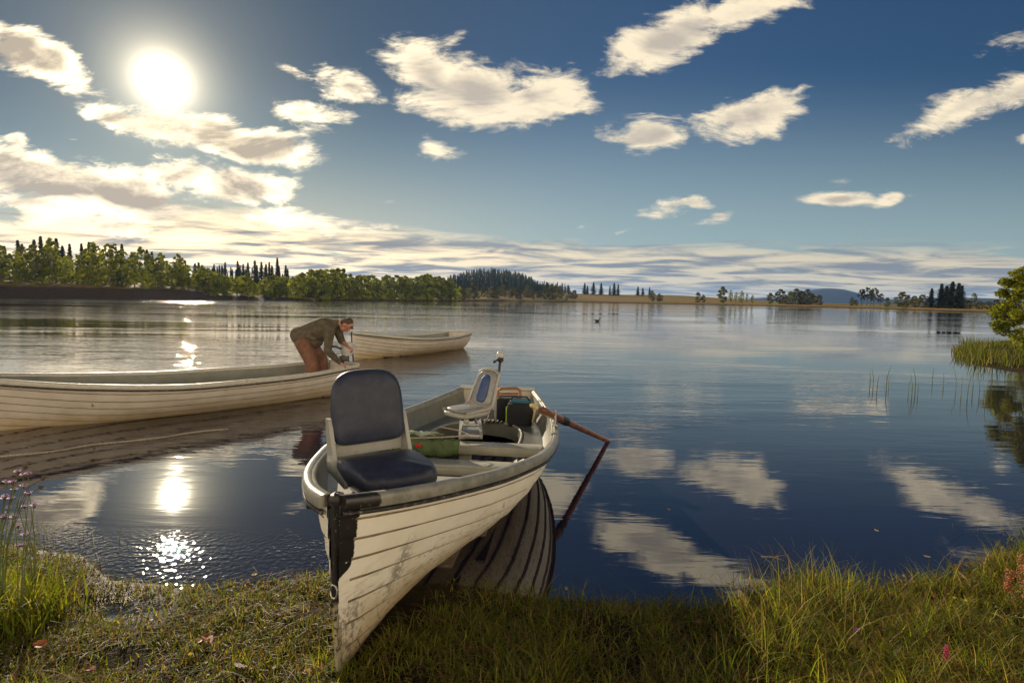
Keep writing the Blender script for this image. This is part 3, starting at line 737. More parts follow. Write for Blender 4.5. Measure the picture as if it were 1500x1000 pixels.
# slide frame between thwart and stern bench
def loc(p): return np.array(p) - np.array([c[0], c[1], TZ])
aF, bF = at(690, 634, 5.42), at(690, 598, 6.0); dF = (bF - aF); dF[2] = 0; dirF = dF / np.linalg.norm(dF); sdF = np.array([-dirF[1], dirF[0], 0]); ln = .72
mb = MB(); base = np.array([aF[0], aF[1], TZ]) 
for s_ in (1, -1):
    mb.box(loc(base + sdF * s_ * .115 + dirF * ln / 2 + [0, 0, .035]), (ln, .03, .05), np.stack([dirF, sdF, [0, 0, 1]], 1), bev=.004)
mb.build('slide_rail', M_shell, root)
mb = MB()
for k in (0.02,): mb.box(loc(base + dirF * k + [0, 0, .03]), (.03, .25, .045), np.stack([dirF, sdF, [0, 0, 1]], 1), bev=.004)
mb.build('cross_bar', M_galv, root); mb = MB()
mb.box(loc(base + dirF * (ln - .25) + [0, 0, .075]), (.20, .20, .03), np.stack([dirF, sdF, [0, 0, 1]], 1), bev=.004)
mb.build('cross_bar', M_galv, root)
mb = MB(); mb.box(loc(base + dirF * ln * .45 + [0, 0, .006]), (.50, .19, .012), np.stack([dirF, sdF, [0, 0, 1]], 1)); mb.build('base_board', M_galv, root, smooth=False)
mb = MB(); 
for s_ in (1, -1):
    mb = MB(); mb.tube([loc(base + dirF * .45 + sdF * s_ * .08 + [0, 0, .05]), fx(-.02, -s_ * .08, -.10)], .014, 6); mb.build('frame_leg', M_galv, root)

# ---- electric trolling motor on the transom
tp = tf0(L, .06, .68); top = at(733, 522, tp[1] + .02)
root = empty('trolling_motor', tp, 0, 'grey electric trolling motor clamped to the stern of the near boat, head up', 'outboard motor')
g = lambda p: np.array(p, float) - tp
mb = MB(); mb.tube([g(tp + [0, .05, -.55]), g([top[0], tp[1] + .05, top[2] - .03])], .017, 8); mb.build('shaft', M_blackp, root)
ht = np.array([top[0], tp[1] + .05, top[2]])
mb = MB(); mb.slab(superell(.10, .16, 3.2, 24), -.035, .05, .22, lambda x, y, z: g(ht) + rotx(R(-20)) @ np.array([x, y, z]), puff=.006); mb.build('motor_head', M_motor, root, auto=60)
mb = MB(); mb.ball(g(ht + [0, -.02, -.05]), (.045, .06, .03)); mb.build('head_collar', M_blackp, root)
mb = MB(); mb.tube([g(ht + [0.0, -.05, -.02]), g(ht + [-.06, -.14, -.05]), g(ht + [-.08, -.16, -.06])], [.016, .014, .018], 8); mb.build('tiller', M_blackp, root)
mb = MB(); mb.box(g(tp + [0, .0, .03]), (.12, .13, .16), bev=.02); mb.box(g(tp + [0, -.06, -.03]), (.09, .03, .16), bev=.008); mb.box(g(tp + [0, .05, .17]), (.055, .06, .10), bev=.015)
mb.build('clamp_bracket', M_blackp, root)
mb = MB(); mb.tube([g(tp + [0, .05, -.50]), g(tp + [0, .05, -.62])], .02, 8); mb.box(g(tp + [0, .05, -.60]), (.09, .34, .09), bev=.04); mb.build('lower_unit', M_blackp, root)
mb = MB(); 
for k in range(2): mb.box(g(tp + [0, .24, -.60]), (.03, .012, .26), rotx(0) @ np.array(rotz(.4)) @ np.array(roty(k * math.pi / 2)), bev=.004)
mb.build('propeller', M_blackp, root)

# ---- battery crate with wooden handle, black tackle bag
BZ = tf0(L * .87, 0, .412)[2]
c = at(744, 590, 6.75); c[2] = BZ
root = empty('tackle_crate', c, 0, 'dark crate with orange wooden handle beside the black bag in the stern', 'crate')
mb = MB(); mb.box((0, 0, .14), (.30, .24, .28), rotz(.15), bev=.02); mb.build('crate_box', M_bagk, root)
mb = MB(); hp = [(-.13, -.02, .26), (-.12, -.02, .36), (-.08, -.02, .385), (.10, -.02, .385), (.14, -.02, .36), (.15, -.02, .26)]
mb.tube([rotz(.15) @ np.array(p) for p in hp], .016, 8); mb.tube([rotz(.15) @ np.array([-.13, .09, .30]), rotz(.15) @ np.array([.14, .09, .30])], .014, 6); mb.build('crate_handle', M_orange, root)
mb = MB(); mb.tube([(-.16, -.14, .30), (-.19, -.2, .2), (-.22, -.27, .09), (-.27, -.33, .02)], .006, 5); mb.build('battery_lead', M_rope, root)
c = at(762, 602, 6.45); c[2] = BZ
root = empty('tackle_bag', c, 0, 'upright black tackle bag with lime side panel in the stern of the near boat', 'bag')
q_ = rotz(R(-8))
mb = MB(); mb.slab(superell(.28, .20, 5, 28), 0, .26, .06, lambda x, y, z: q_ @ np.array([x * (1 + .05 * math.sin(z * 9)), y, z]), puff=.01); mb.build('bag_body', M_bagk, root, auto=50)
mb = MB(); mb.box(q_ @ np.array([-.15, .0, .13]), (.016, .13, .18), q_, bev=.006); mb.build('side_pocket', M_lime, root)
mb = MB(); mb.slab(superell(.24, .16, 5, 24), .26, .30, .15, lambda x, y, z: q_ @ np.array([x, y + .02, z])); mb.build('bag_lid', M_teal, root)
mb = MB(); mb.tube([q_ @ np.array(p) for p in ((-.12, -.02, .27), (-.08, -.04, .34), (.08, -.04, .34), (.12, -.02, .27))], .01, 6); mb.build('bag_handle', M_bagk, root)
mb = MB(); mb.tube([q_ @ np.array(p) for p in ((.14, -.02, .26), (.17, -.04, .17), (.15, -.05, .05))], .014, 6); mb.build('bag_strap', M_yel, root)
# flat dark mat on the bench in front of the bag
mb = MB()
for k in range(9): mb.tube([tf0(L * .80 , -.20 + k * .052, .428), tf0(L * .80 + .09, -.20 + k * .052, .428)], .016, 6)
o = mb.build('cable_coil', M_blackp); o.name = 'ribbed_mat'; tag(o, 'black ribbed strip lying on the stern bench behind the pale seat', 'mat')

# ---- landing net folded between the thwarts
c = at(628, 652, 5.0); c = tf0(L * .508, .30, .435)
root = empty('landing_net', c, 0, 'folded green landing net lying across the thwarts behind the navy seat', 'net')
QN = rotz(R(6))
mb = MB(); RR = []
for i in range(15):
    u = i / 14; ring = []
    for k in range(48):
        a = 2 * math.pi * k / 48; th = math.pi * (.02 + .96 * u)
        f_ = 1 + .08 * math.sin(5 * a + 3 * u) + .06 * math.sin(9 * a + 7 * u)
        fold = .024 * math.sin(22 * (math.cos(a) * .5 + u) + 3 * math.sin(2 * a)) * math.sin(th)
        ring.append(QN @ np.array([(.28 * math.cos(a) * f_) * math.sin(th) ** .7, (.19 * math.sin(a) * f_) * math.sin(th) ** .7 + .03, .085 - .075 * math.cos(th) + fold + .035 * math.sin(th) * math.cos(a + 2.4)]))
    RR.append(ring)
mb.rings(RR); mb.build('net_mesh', M_green, root, auto=80)
mb = MB(); RR = []
for i in range(7):
    u = i / 6; RR.append([QN @ np.array([(-.29 + .60 * k / 24) * (1 - .08 * u), -.185 - .03 * math.sin(u * 3) + .010 * math.sin(k * .8 + u * 2), .15 + .012 * math.sin(k * .26) - .15 * u + .004 * math.sin(k * 1.7)]) for k in range(25)])
mb.rings(RR, closed=False, caps=False); o = mb.build('net_flap', M_green2, root)
o.modifiers.new('thick', 'SOLIDIFY').thickness = .008
mb = MB(); mb.tube([QN @ np.array(p) for p in ((-.30, -.19, .155), (-.1, -.195, .165), (.14, -.19, .168), (.30, -.16, .17), (.37, -.05, .165), (.30, .06, .17), (.12, .12, .19))], .006, 7); mb.build('net_rim', M_rope, root)
mb = MB(); mb.tube([QN @ np.array(p) for p in ((-.46, -.19, .135), (-.16, -.205, .150))], .015, 8); mb.build('net_handle', M_pinkpole, root)
mb = MB(); mb.box(QN @ np.array((-.05, -.225, .105)), (.05, .012, .03), bev=.004); mb.build('red_tag', M_red, root)

# ---- small varnished wedge on the floor by the starboard side
p = tf0(L * .505, .52, .14); o = MB(); RR = [[(-.07, -.05, 0), (.07, -.05, 0), (.07, .05, 0), (-.07, .05, 0)], [(-.004, -.05, .13), (.004, -.05, .13), (.004, .05, .13), (-.004, .05, .13)]]
RR = [[p + rotz(.3) @ np.array(q) for q in r_] for r_ in RR]; o.rings(RR); b_ = o.build('wooden_wedge', M_yel, smooth=False); tag(b_, 'small pale wooden wedge standing on the floorboards by the right side', 'wedge')
# ---- sheet of paper on the slide frame
p = base + dirF * .16 + np.array([0, 0, .016]); o = MB(); o.box(p + sdF * .02, (.12, .10, .003), rotz(.6)); b_ = o.build('paper_scrap', M_shell, smooth=False)
tag(b_, 'crumpled pale paper lying on the slide frame in front of the pale seat', 'paper')

# ---- oar resting in the right rowlock, blade under water
ent = gz(891, 646, 0.0)
rl = at(822, 614, tf0(L * .56, bB(.56), .63)[1])
rl = tf0(L * .575, bB(.575) + .0, bS(.575) + .065)
dO = ent - rl; dO /= np.linalg.norm(dO)
han = rl - dO * .60
han = np.array([at(786, 597, rl[1] - .42)[0], rl[1] - .42, at(786, 597, rl[1] - .42)[2]])
dO = (ent - han) / np.linalg.norm(ent - han)
blade0 = ent + dO * .12
root = empty('oar', han, math.pi * 0, 'brown wooden oar resting over the right side of the near boat, blade in the water', 'oar')
g = lambda p: np.array(p, float) - han
tot = np.linalg.norm(ent - han)
mb = MB(); mb.tube([g(han + dO * s_) for s_ in (.0, .10, .12, .25, .60, .9, tot + .2)], [.022, .024, .036, .040, .042, .036, .026], 12); mb.build('loom', M_wood, root)
mb = MB(); mb.tube([g(han - dO * .13), g(han - dO * .11), g(han + dO * .02)], [.014, .021, .019], 10); mb.build('grip', M_yel, root)
mb = MB(); mb.tube([g(han + dO * s_) for s_ in (.62, .78)], .0445, 12); mb.build('leather_collar', M_blackp, root)
mb = MB(); mb.tube([g(ent + dO * s_) for s_ in (.15, .4, .75, .8)], [.03, .07, .075, .04], 10, flat=.2); mb.build('blade', M_wood, root)
# rowlock plate and pin belong to the boat
iv = boat.matrix_world.inverted()
cr = han + dO * (np.dot(rl - han, dO)); 
def lb(p): return np.array(iv @ Vector([float(a) for a in p]))
p0 = sec(.575, 1.0); mb = MB(); mb.box((L * .575, -p0[1] , p0[2] + .034), (.14, .055, .018), bev=.006); mb.tube([(L * .575 + .055, -p0[1], p0[2] + .03), (L * .575 + .055, -p0[1], p0[2] + .16)], [.012, .009], 8)
mb.tube([(L * .575 - .055, -p0[1], p0[2] + .03), (L * .575 - .055, -p0[1], p0[2] + .12)], [.012, .009], 8)
mb.build('rowlock', M_galv, boat)

# ---- outboard on the second boat
tp = tf2(L - .02, -.02, .70)
root = empty('outboard_motor', tp, 0, 'small grey outboard motor at the stern where the bending man works', 'outboard motor')
mb = MB(); mb.slab(superell(.22, .16, 3, 24), .10, .34, .14, lambda x, y, z: rotz(h2) @ np.array([x + .05, y, z]), puff=.01); mb.build('motor_cowl', M_motor, root, auto=60)
mb = MB(); mb.box((0, 0, .03), (.14, .13, .17), rotz(h2), bev=.02); mb.box(rotz(h2) @ np.array([.09, 0, -.25]), (.09, .07, .5), rotz(h2), bev=.02); mb.build('motor_leg', M_blackp, root)
mb = MB(); mb.tube([rotz(h2) @ np.array(p) for p in ((.12, 0, .25), (.22, 0, .27), (.26, 0, .25))], [.03, .034, .02], 8); mb.build('fuel_cap', M_motor, root)
mb = MB(); mb.tube([rotz(h2) @ np.array(p) for p in ((-.04, .0, .22), (-.14, .02, .27), (-.26, .03, .29))], [.018, .016, .022], 8); mb.build('tiller', M_blackp, root)
mb = MB(); ring = [rotz(h2) @ np.array([-.10, .06 + .05 * math.cos(k * math.pi / 6), .10 + .05 * math.sin(k * math.pi / 6)]) for k in range(12)]; mb.tube(ring, .007, 5, loop=True); mb.build('clamp_handle', M_galv, root)

# ---- mooring rope lying on the water in front of the second boat
a_, b_ = gz(-120, 684, .012), gz(330, 628, .012)
pts = [a_ + (b_ - a_) * k / 30 + np.array([.03 * math.sin(k * .7), .03 * math.sin(k * .5), .004 * math.sin(k)]) for k in range(31)]
mb = MB(); mb.tube(pts, .0085, 6); o = mb.build('mooring_rope', M_rope); tag(o, 'thin pale mooring rope floating in the dark reflection of the left boat', 'rope')

# ---- duck far out
c = gz(875, 471, 0.0); root = empty('duck', c, .3, 'small dark duck swimming alone on the open lake', 'duck')
M_duck = simple("dark_feathers", (.03, .024, .018), .7, var=.4, scale=20); M_bill = simple("duck_bill", (.25, .18, .05), .5)
mb = MB(); RR = []
for x, r_, z in ((-.30, .015, .16), (-.22, .06, .12), (-.10, .11, .08), (.04, .125, .07), (.15, .09, .09), (.19, .055, .15), (.19, .042, .22), (.205, .05, .27), (.23, .045, .30), (.235, .02, .335)):
    RR.append([(x + (.0 if z < .2 else .0), r_ * math.cos(2 * math.pi * k / 12), z + r_ * (.75 if z < .14 else .5) * math.sin(2 * math.pi * k / 12)) for k in range(12)])
mb.rings(RR); mb.ball((.215, 0, .285), (.06, .045, .048)); mb.build('body', M_duck, root, auto=80)
mb = MB(); mb.box((.295, 0, .275), (.07, .035, .018), bev=.006); mb.build('bill', M_bill, root)

# ------------------------------------------------------------------ the man bending over the stern of the second boat
M_skin = simple("skin", (.42, .19, .125), .5, var=.12, scale=20)
M_hair = simple("short_brown_hair", (.07, .04, .025), .7, var=.4, scale=60, bmp=.006)
M_jkt = simple("olive_jumper", (.105, .085, .055), .85, var=.3, scale=14, bmp=.02)
M_trs = simple("rust_brown_waders", (.17, .075, .042), .6, var=.3, scale=9, bmp=.02)
M_boot = simple("dark_boots", (.03, .025, .02), .6)
YM = float(tf2(L - .75, .0, .1)[1]); FL = float(tf2(L - .8, 0, .14)[2])
man_o = np.array([at(452, 540, YM)[0], YM, FL])
man = empty('person', man_o, 0, 'man in olive jumper and rust brown waders bending over the outboard motor', 'person')
ar = fwd = np.array([1.0, 0.12, 0]); fwd = fwd / np.linalg.norm(fwd); side = np.array([-fwd[1], fwd[0], 0])   # facing right; side = away from the camera
def J(px, py, d=0.0): return at(px, py, YM) - man_o + side * d
hipN, hipF = J(447, 503, -.10), J(449, 503, .10)
kneeN, kneeF = J(459, 530, -.11), J(468, 528, .16)
ankN, ankF = np.array([J(459, 530)[0] - .02, 0, .09]) + side * -.13, np.array([J(468, 528)[0] + .02, 0, .09]) + side * .17
pel = J(443, 494); waist = J(452, 486); chest = J(474, 479); neck0 = J(491, 474); neck1 = J(498, 473.5); head = J(507, 476)
shN, shF = J(486, 483, -.19), J(490, 479, .17)
elN, elF = J(484, 512, -.24), J(497, 500, .20)
wrN, wrF = J(499, 530, -.10), J(509, 508, .06)
def remesh(o, vox, sm=6):
    m_ = o.modifiers.new('join', 'REMESH'); m_.mode = 'VOXEL'; m_.voxel_size = vox; m_.use_smooth_shade = True
    s_ = o.modifiers.new('soften', 'SMOOTH'); s_.iterations = sm; s_.factor = .5
def seg(mb, a, b, ra, rb, n=14, mid=None):
    a, b = np.array(a), np.array(b); m_ = (a + b) / 2; rm = mid if mid else (ra + rb) / 2
    mb.tube([a, a + (b - a) * .25, m_, a + (b - a) * .75, b], [ra, (ra + rm) / 2 * 1.02, rm, (rm + rb) / 2, rb], n); mb.ball(a, ra, n=n, m=8); mb.ball(b, rb, n=n, m=8)
# body: one surface
mb = MB()
seg(mb, pel, waist, .13, .12); seg(mb, waist, chest, .12, .14); seg(mb, chest, neck0, .13, .075); seg(mb, neck0, neck1, .062, .056)
seg(mb, neck1, head, .058, .07)
hd = (head - neck1) / np.linalg.norm(head - neck1)
look = np.array([.30, .0, -.95]); look /= np.linalg.norm(look); crown = np.cross(np.cross(look, hd), look); crown /= np.linalg.norm(crown)
HM = np.stack([look, np.cross(crown, look), crown], 1)         # local x: face, z: crown
hp = lambda x, y, z: head + HM @ np.array([x, y, z])
mb.ball(hp(-.012, 0, .03), (.098, .077, .105), HM); mb.ball(hp(.035, 0, -.055), (.062, .056, .065), HM)
mb.ball(hp(.09, 0, -.01), (.026, .014, .026), HM); mb.ball(hp(.086, 0, .03), (.02, .05, .014), HM); mb.ball(hp(.082, 0, -.06), (.022, .026, .013), HM); mb.ball(hp(.075, 0, -.092), (.026, .026, .022), HM)
for s_ in (1, -1): mb.ball(hp(-.012, s_ * .079, -.005), (.026, .012, .034), HM)
for (sh, el, wr) in ((shN, elN, wrN), (shF, elF, wrF)):
    seg(mb, chest * .4 + sh * .6, sh, .07, .06); seg(mb, sh, el, .052, .042); seg(mb, el, wr, .042, .028, mid=.04)
for (hp_, kn, an) in ((hipN, kneeN, ankN), (hipF, kneeF, ankF)):
    seg(mb, pel, hp_, .11, .09); seg(mb, hp_, kn, .085, .056); seg(mb, kn, an, .054, .038, mid=.056); seg(mb, an, an + fwd * .15 + np.array([0, 0, -.045]), .042, .034)
def hand(wr, d, upv, curl):
    d = d / np.linalg.norm(d); s_ = np.cross(d, upv); s_ /= np.linalg.norm(s_); n_ = np.cross(s_, d)
    mb.tube([wr, wr + d * .04, wr + d * .085], [.026, .038, .036], 12, flat=.45, ref=n_)
    for k, (off, ln_) in enumerate(((-.029, .068), (-.010, .077), (.010, .072), (.028, .058))):
        a = wr + d * .082 + s_ * off; pts = [a]; ang = .25
        for q_ in range(3):
            ang += curl; a = a + (d * math.cos(ang) - n_ * math.sin(ang)) * ln_ * (.45, .32, .25)[q_]; pts.append(a)
        mb.tube(pts, [.0095, .0088, .008, .0065], 8); mb.ball(pts[-1], .0066, n=8, m=6)
    a = wr + d * .03 - s_ * .03; pts = [a, a + d * .028 - s_ * .022 - n_ * .012, a + d * .055 - s_ * .024 - n_ * .030, a + d * .072 - s_ * .012 - n_ * .045]
    mb.tube(pts, [.014, .012, .010, .008], 8)
hand(wrN, np.array([.85, .15, -.35]), np.array([0, 0, 1.0]), .35)
hand(wrF, np.array([.75, -.35, -.45]), np.array([0, 0, 1.0]), .6)
body = mb.build('body', M_skin, man); remesh(body, .0065, 2)
mb = MB()
mb.ball(hp(-.030, 0, .040), (.092, .081, .100), HM)
for s_ in (1, -1): mb.ball(hp(-.05, s_ * .03, .0), (.07, .052, .085), HM)
mb.ball(hp(.075, 0, .085), (.026, .05, .020), HM)
hair = mb.build('hair', M_hair, man); remesh(hair, .007, 3)
# jumper
mb = MB()
mb.ball(pel + np.array([-.01, 0, .03]), (.20, .20, .17), roty(R(20)))
def bseg(a, b, ra, rb, yk=1.25):
    for k in range(7):
        u = k / 6; c_ = np.array(a) * (1 - u) + np.array(b) * u; r_ = ra * (1 - u) + rb * u; mb.ball(c_, (r_ * 1.1, r_ * yk, r_), n=16, m=10)
bseg(pel + np.array([0, 0, .02]), waist + np.array([0, 0, -.02]), .175, .17); bseg(waist + np.array([0, 0, -.02]), chest, .17, .175); bseg(chest, neck0 + np.array([-.02, 0, -.02]), .175, .085, 1.2)
mb.ball(waist + np.array([.10, 0, -.17]), (.15, .16, .11)); mb.ball(chest + np.array([.0, 0, -.12]), (.16, .17, .12))
seg(mb, neck0, neck0 + (neck1 - neck0) * .45, .078, .072)
for (sh, el, wr, en, rw) in ((shN, elN, wrN, .97, .040), (shF, elF, wrF, .25, .054)):
    seg(mb, chest * .5 + sh * .5, sh, .12, .10); seg(mb, sh, el, .092, .066, mid=.078); seg(mb, el, el + (wr - el) * en, .064, rw, mid=(.058 if en > .5 else None))
for k in range(16):                                   # folds
    a = random.uniform(0, 1); p = pel * (1 - a) + chest * a + np.array([random.uniform(-.05, .05), -.17 + random.uniform(-.02, .02), random.uniform(-.14, .05)])
    dv = np.array([.10, .0, -.05]) * random.uniform(.6, 1.3); mb.tube([p - dv, p, p + dv], [.006, .026, .006], 8)
j = mb.build('jumper', M_jkt, man); remesh(j, .013, 5)
mb = MB()
for (hp_, kn, an) in ((hipN, kneeN, ankN), (hipF, kneeF, ankF)):
    seg(mb, pel * .5 + hp_ * .5, hp_, .16, .145); seg(mb, hp_, kn, .142, .112); seg(mb, kn, an, .11, .085, mid=.10)
tr = mb.build('waders', M_trs, man); remesh(tr, .014, 5)
for an in (ankN, ankF):
    mb = MB(); seg(mb, an + np.array([0, 0, .05]), an + np.array([0, 0, -.02]), .075, .07); seg(mb, an + np.array([0, 0, -.035]), an + fwd * .19 + np.array([0, 0, -.045]), .058, .046)
    b_ = mb.build('boot', M_boot, man); remesh(b_, .012, 3)

# ------------------------------------------------------------------ trees
M_bark = simple("bark", (.075, .055, .04), .9, var=.4, scale=18, bmp=.01)
M_birch = simple("birch_bark", (.22, .19, .15), .8, var=.5, scale=10, dirt=(.04, .03, .03))
M_leaf = leafy("leaves", (.09, .11, .016), (.42, .45, .06), .6, objvar=.4)
M_leaf2 = leafy("dull_leaves", (.06, .07, .022), (.16, .15, .045), .42)
M_con = leafy("needles", (.016, .026, .014), (.045, .058, .024), .2)
M_conf = leafy("distant_needles", (.020, .034, .022), (.050, .066, .034), .15)
M_bush = leafy("bush_leaves", (.05, .08, .01), (.32, .33, .03), .55)

def leaf_quads(C, size, r_, flat=.0, aspect=.62):     # diamond leaves at centres C
    n = len(C); a = r_.normal(size=(n, 3)); a[:, 2] *= (1 - flat); a /= np.linalg.norm(a, axis=1)[:, None]
    b = r_.normal(size=(n, 3)); b -= a * (a * b).sum(1)[:, None]; b /= np.linalg.norm(b, axis=1)[:, None]
    s_ = size * r_.uniform(.6, 1.4, n)[:, None]
    V = np.stack([C - a * s_ * .5, C + b * s_ * aspect * .5, C + a * s_ * .5, C - b * s_ * aspect * .5], 1).reshape(-1, 3)
    return V, np.arange(n * 4).reshape(n, 4)
def crown_mesh(name, seed, h, w, base, nclump, per, leaf, m_, rad=(.12, .22), egg=1.0, loose=.0):
    r_ = np.random.default_rng(seed); Cs, T, clumps = [], [], []
    for k in range(nclump):
        u = r_.uniform(0, 1) ** .85; z = base + (h - base) * u
        prof = (math.sin(math.pi * min(1, (u * .86 + .12))) ** .7) * (1.0 if egg > .9 else (1 - .35 * u))
        a = r_.uniform(0, 2 * math.pi); q = math.sqrt(r_.uniform(.1, 1)) * prof * w / 2
        c_ = np.array([math.cos(a) * q, math.sin(a) * q, z]); rr = h * r_.uniform(*rad) * (1.15 - .5 * u) * (w / h) ** .5
        clumps.append(c_); n = int(per * r_.uniform(.5, 1.4)); d = r_.normal(size=(n, 3)); d /= np.linalg.norm(d, axis=1)[:, None]
        Cs.append(c_ + d * (rr * r_.uniform(.25, 1, n) ** .6)[:, None] * np.array([1, 1, .72])); T.append(np.clip(r_.normal(r_.uniform(.25, .8), .16, n), 0, 1))
    C = np.concatenate(Cs); T = np.concatenate(T); V, Q = leaf_quads(C, leaf, r_); t4 = np.repeat(T, 4)
    me = fast_mesh(name, V, Q, np.stack([t4, t4, t4], -1)); me.materials.append(m_); return me, clumps
def trunk_mesh(name, seed, h, r0_, clumps, m_, lean=.06, stems=1):
    r_ = random.Random(seed); mb = MB()
    for s_ in range(stems):
        ox, oy = r_.uniform(-lean, lean) * h, r_.uniform(-lean, lean) * h; b0 = np.array([r_.uniform(-.12, .12) * (stems > 1) * h * .3, r_.uniform(-.1, .1) * (stems > 1) * h * .3, -.15])
        pts = [b0 + np.array([ox * (u ** 1.5) + .012 * h * math.sin(u * 7 + seed), oy * u ** 1.4, u * h * .93]) for u in np.linspace(0, 1, 9)]
        mb.tube(pts, [r0_ * (1 - .88 * u) * (1.3 if u == 0 else 1) / (1 if stems == 1 else 1.5) for u in np.linspace(0, 1, 9)], 7)
        for c_ in clumps[s_::stems][:16]:
            u = min(max((c_[2] / h) - r_.uniform(.10, .25), .12), .9); p = pts[int(u * 8)]; mid = (p + c_) / 2 + np.array([0, 0, -.02 * h])
            mb.tube([p, mid, c_], [r0_ * .38 * (1 - u * .6), r0_ * .25 * (1 - u * .5), r0_ * .08], 5)
    o = mb.build(name, m_); me = o.data; bpy.data.objects.remove(o); return me
def conifer_mesh(name, seed, h, w, m_, sparse=1.0, base=.08):
    r_ = np.random.default_rng(seed); V, T = [], []
    for z in np.arange(h * base, h, h / 34):
        u = z / h; ln = w / 2 * (1 - u) ** .85 * r_.uniform(.7, 1.15) + .05 * w
        for k in range(int(r_.integers(6, 10) * sparse)):
            a = r_.uniform(0, 2 * math.pi); l = ln * r_.uniform(.6, 1.2); d = np.array([math.cos(a), math.sin(a), 0]); s_ = np.array([-d[1], d[0], 0])
            dr = r_.uniform(.12, .45); tint = np.clip(r_.normal(.5, .25), 0, 1)
            for j in range(3):
                q0_, q1_ = l * j / 3, l * (j + 1.25) / 3; wd = h * .016 * (1.35 - j * .3) * r_.uniform(.7, 1.5)
                p0_ = np.array([0, 0, z]) + d * q0_ - np.array([0, 0, dr * q0_]); p1_ = np.array([0, 0, z]) + d * q1_ - np.array([0, 0, dr * q1_ + wd * .8])
                V += [p0_ + s_ * wd * .5, p0_ - s_ * wd * .5, p1_ - s_ * wd - [0, 0, wd], p1_ + s_ * wd + [0, 0, wd * .2]]; T += [tint] * 4
    V = np.array(V); T = np.array(T); me = fast_mesh(name, V, np.arange(len(V)).reshape(-1, 4), np.stack([T] * 3, -1)); me.materials.append(m_); return me
def conifer_trunk(name, h):
    mb = MB(); mb.tube([(0, 0, -.2), (.02 * h, 0, h * .5), (0, 0, h)], [h * .016, h * .010, h * .002], 6); o = mb.build(name, M_bark); me = o.data; bpy.data.objects.remove(o); return me
BROAD = []
for k in range(5):
    cm, cl = crown_mesh("crown", 20 + k, 10, [3.6, 4.6, 3.4, 5.2, 4.2][k], [1.2, .9, 1.6, .6, 1.2][k], [84, 92, 76, 96, 84][k], 52, .36, M_leaf, rad=(.045, .085)); BROAD.append((cm, trunk_mesh("trunk", k, 10, .14, cl, M_birch)))
DULL = []
for k in range(4):
    cm, cl = crown_mesh("crown", 40 + k, 10, [7, 6, 8.5, 7.5][k], [.3, .4, .1, .5][k], 70, 84, .54, M_leaf2, rad=(.06, .12)); DULL.append((cm, trunk_mesh("trunk", 30 + k, 10, .2, cl, M_bark)))
LUSH = []
for k in range(4):
    cm, cl = crown_mesh("crown", 60 + k, 10, [9, 10, 8, 11][k], [.1, .2, .3, .1][k], 64, 80, .52, M_leaf, rad=(.07, .12)); LUSH.append((cm, trunk_mesh("trunk", 60 + k, 10, .2, cl, M_bark)))
PINE = []
for k in range(2):
    cm, cl = crown_mesh("crown", 80 + k, 10, 6.5, 3.6, 46, 66, .42, M_con, rad=(.05, .10)); PINE.append((cm, trunk_mesh("trunk", 80 + k, 10, .17, cl, M_bark)))
SPRUCE = [(conifer_mesh("crown", 90 + k, 10, [3.0, 2.5, 3.6][k], M_con), conifer_trunk("trunk", 10)) for k in range(3)]
def tree(name, proto, p, h, label, cat, group=None, wide=1.0):
    root = empty(name, p, random.uniform(0, 6.28), label, cat, group); s_ = h / 10; root.scale = (s_ * wide, s_ * wide, s_)
    for me, nm in zip(proto, ('crown', 'trunk')):
        o = bpy.data.objects.new(nm, me); col.objects.link(o); o.parent = root
    return root
def stand(px, back):                                   # a spot `back` metres inland of the far shoreline
    a = az_of(px); r_ = float(Rp(a)) + back; return np.array([r_ * math.sin(a), r_ * math.cos(a), float(land_z(np.array([a]), np.array([r_]))[0]) - .1]), r_
def grow(name, protos, px, ytop, back, label, cat, group=None, wide=1.0, mn=1.5):
    p, r_ = stand(px, back); zt = at(px, ytop, p[1])[2]; return tree(name, random.choice(protos), p, max(zt - p[2], mn), label, cat, group, wide)
rs = random.Random(5)
# left shore: sunlit birches in front of dark spruces
top_l = interp([(-350, 340), (-260, 345), (0, 356), (40, 352), (75, 346), (110, 358), (150, 356), (200, 364), (240, 372), (280, 382), (320, 392)])
GB = 'young birches along the left shore'
for k in range(68):
    px = -330 + 646 * (k + rs.uniform(-.4, .4)) / 67
    grow('birch_tree', BROAD, px, float(top_l(px)) + rs.uniform(-5, 22), rs.uniform(6, 30), 'slender sunlit birch in the row along the left shore before dark spruces', 'tree', GB, rs.uniform(.8, 1.15))
grow('birch_tree', BROAD[:1], 78, 349, 20, 'tallest birch of the left shore, standing above its neighbours', 'tree', None, .85)
for k in range(58):
    px = -350 + 670 * (k + rs.uniform(-.4, .4)) / 57
    grow('spruce_tree', SPRUCE, px, float(top_l(px)) + rs.uniform(-4, 10), rs.uniform(42, 75), 'dark spruce behind the sunlit birches of the left shore', 'tree', 'dark spruces behind the birches', 1.35)
for k in range(30):
    px = 312 + 110 * (k + rs.uniform(-.4, .4)) / 29
    grow('spruce_tree', SPRUCE, px, 386 + abs(px - 365) * .08 + rs.uniform(-6, 12), rs.uniform(50, 85), 'dark spire of spruce in the gap right of the left shore birches', 'tree', 'dark spruces in the shore gap', 1.15)
grow('spruce_tree', SPRUCE, 407, 377, 50, 'tallest lone spruce spire above the rounded bushes of the left shore', 'tree', None, 1.2)
top_b = interp([(300, 398), (330, 405), (358, 398), (380, 412), (400, 406), (440, 402), (470, 392), (500, 396), (530, 402), (560, 407), (600, 404), (640, 402), (665, 412), (682, 424)])
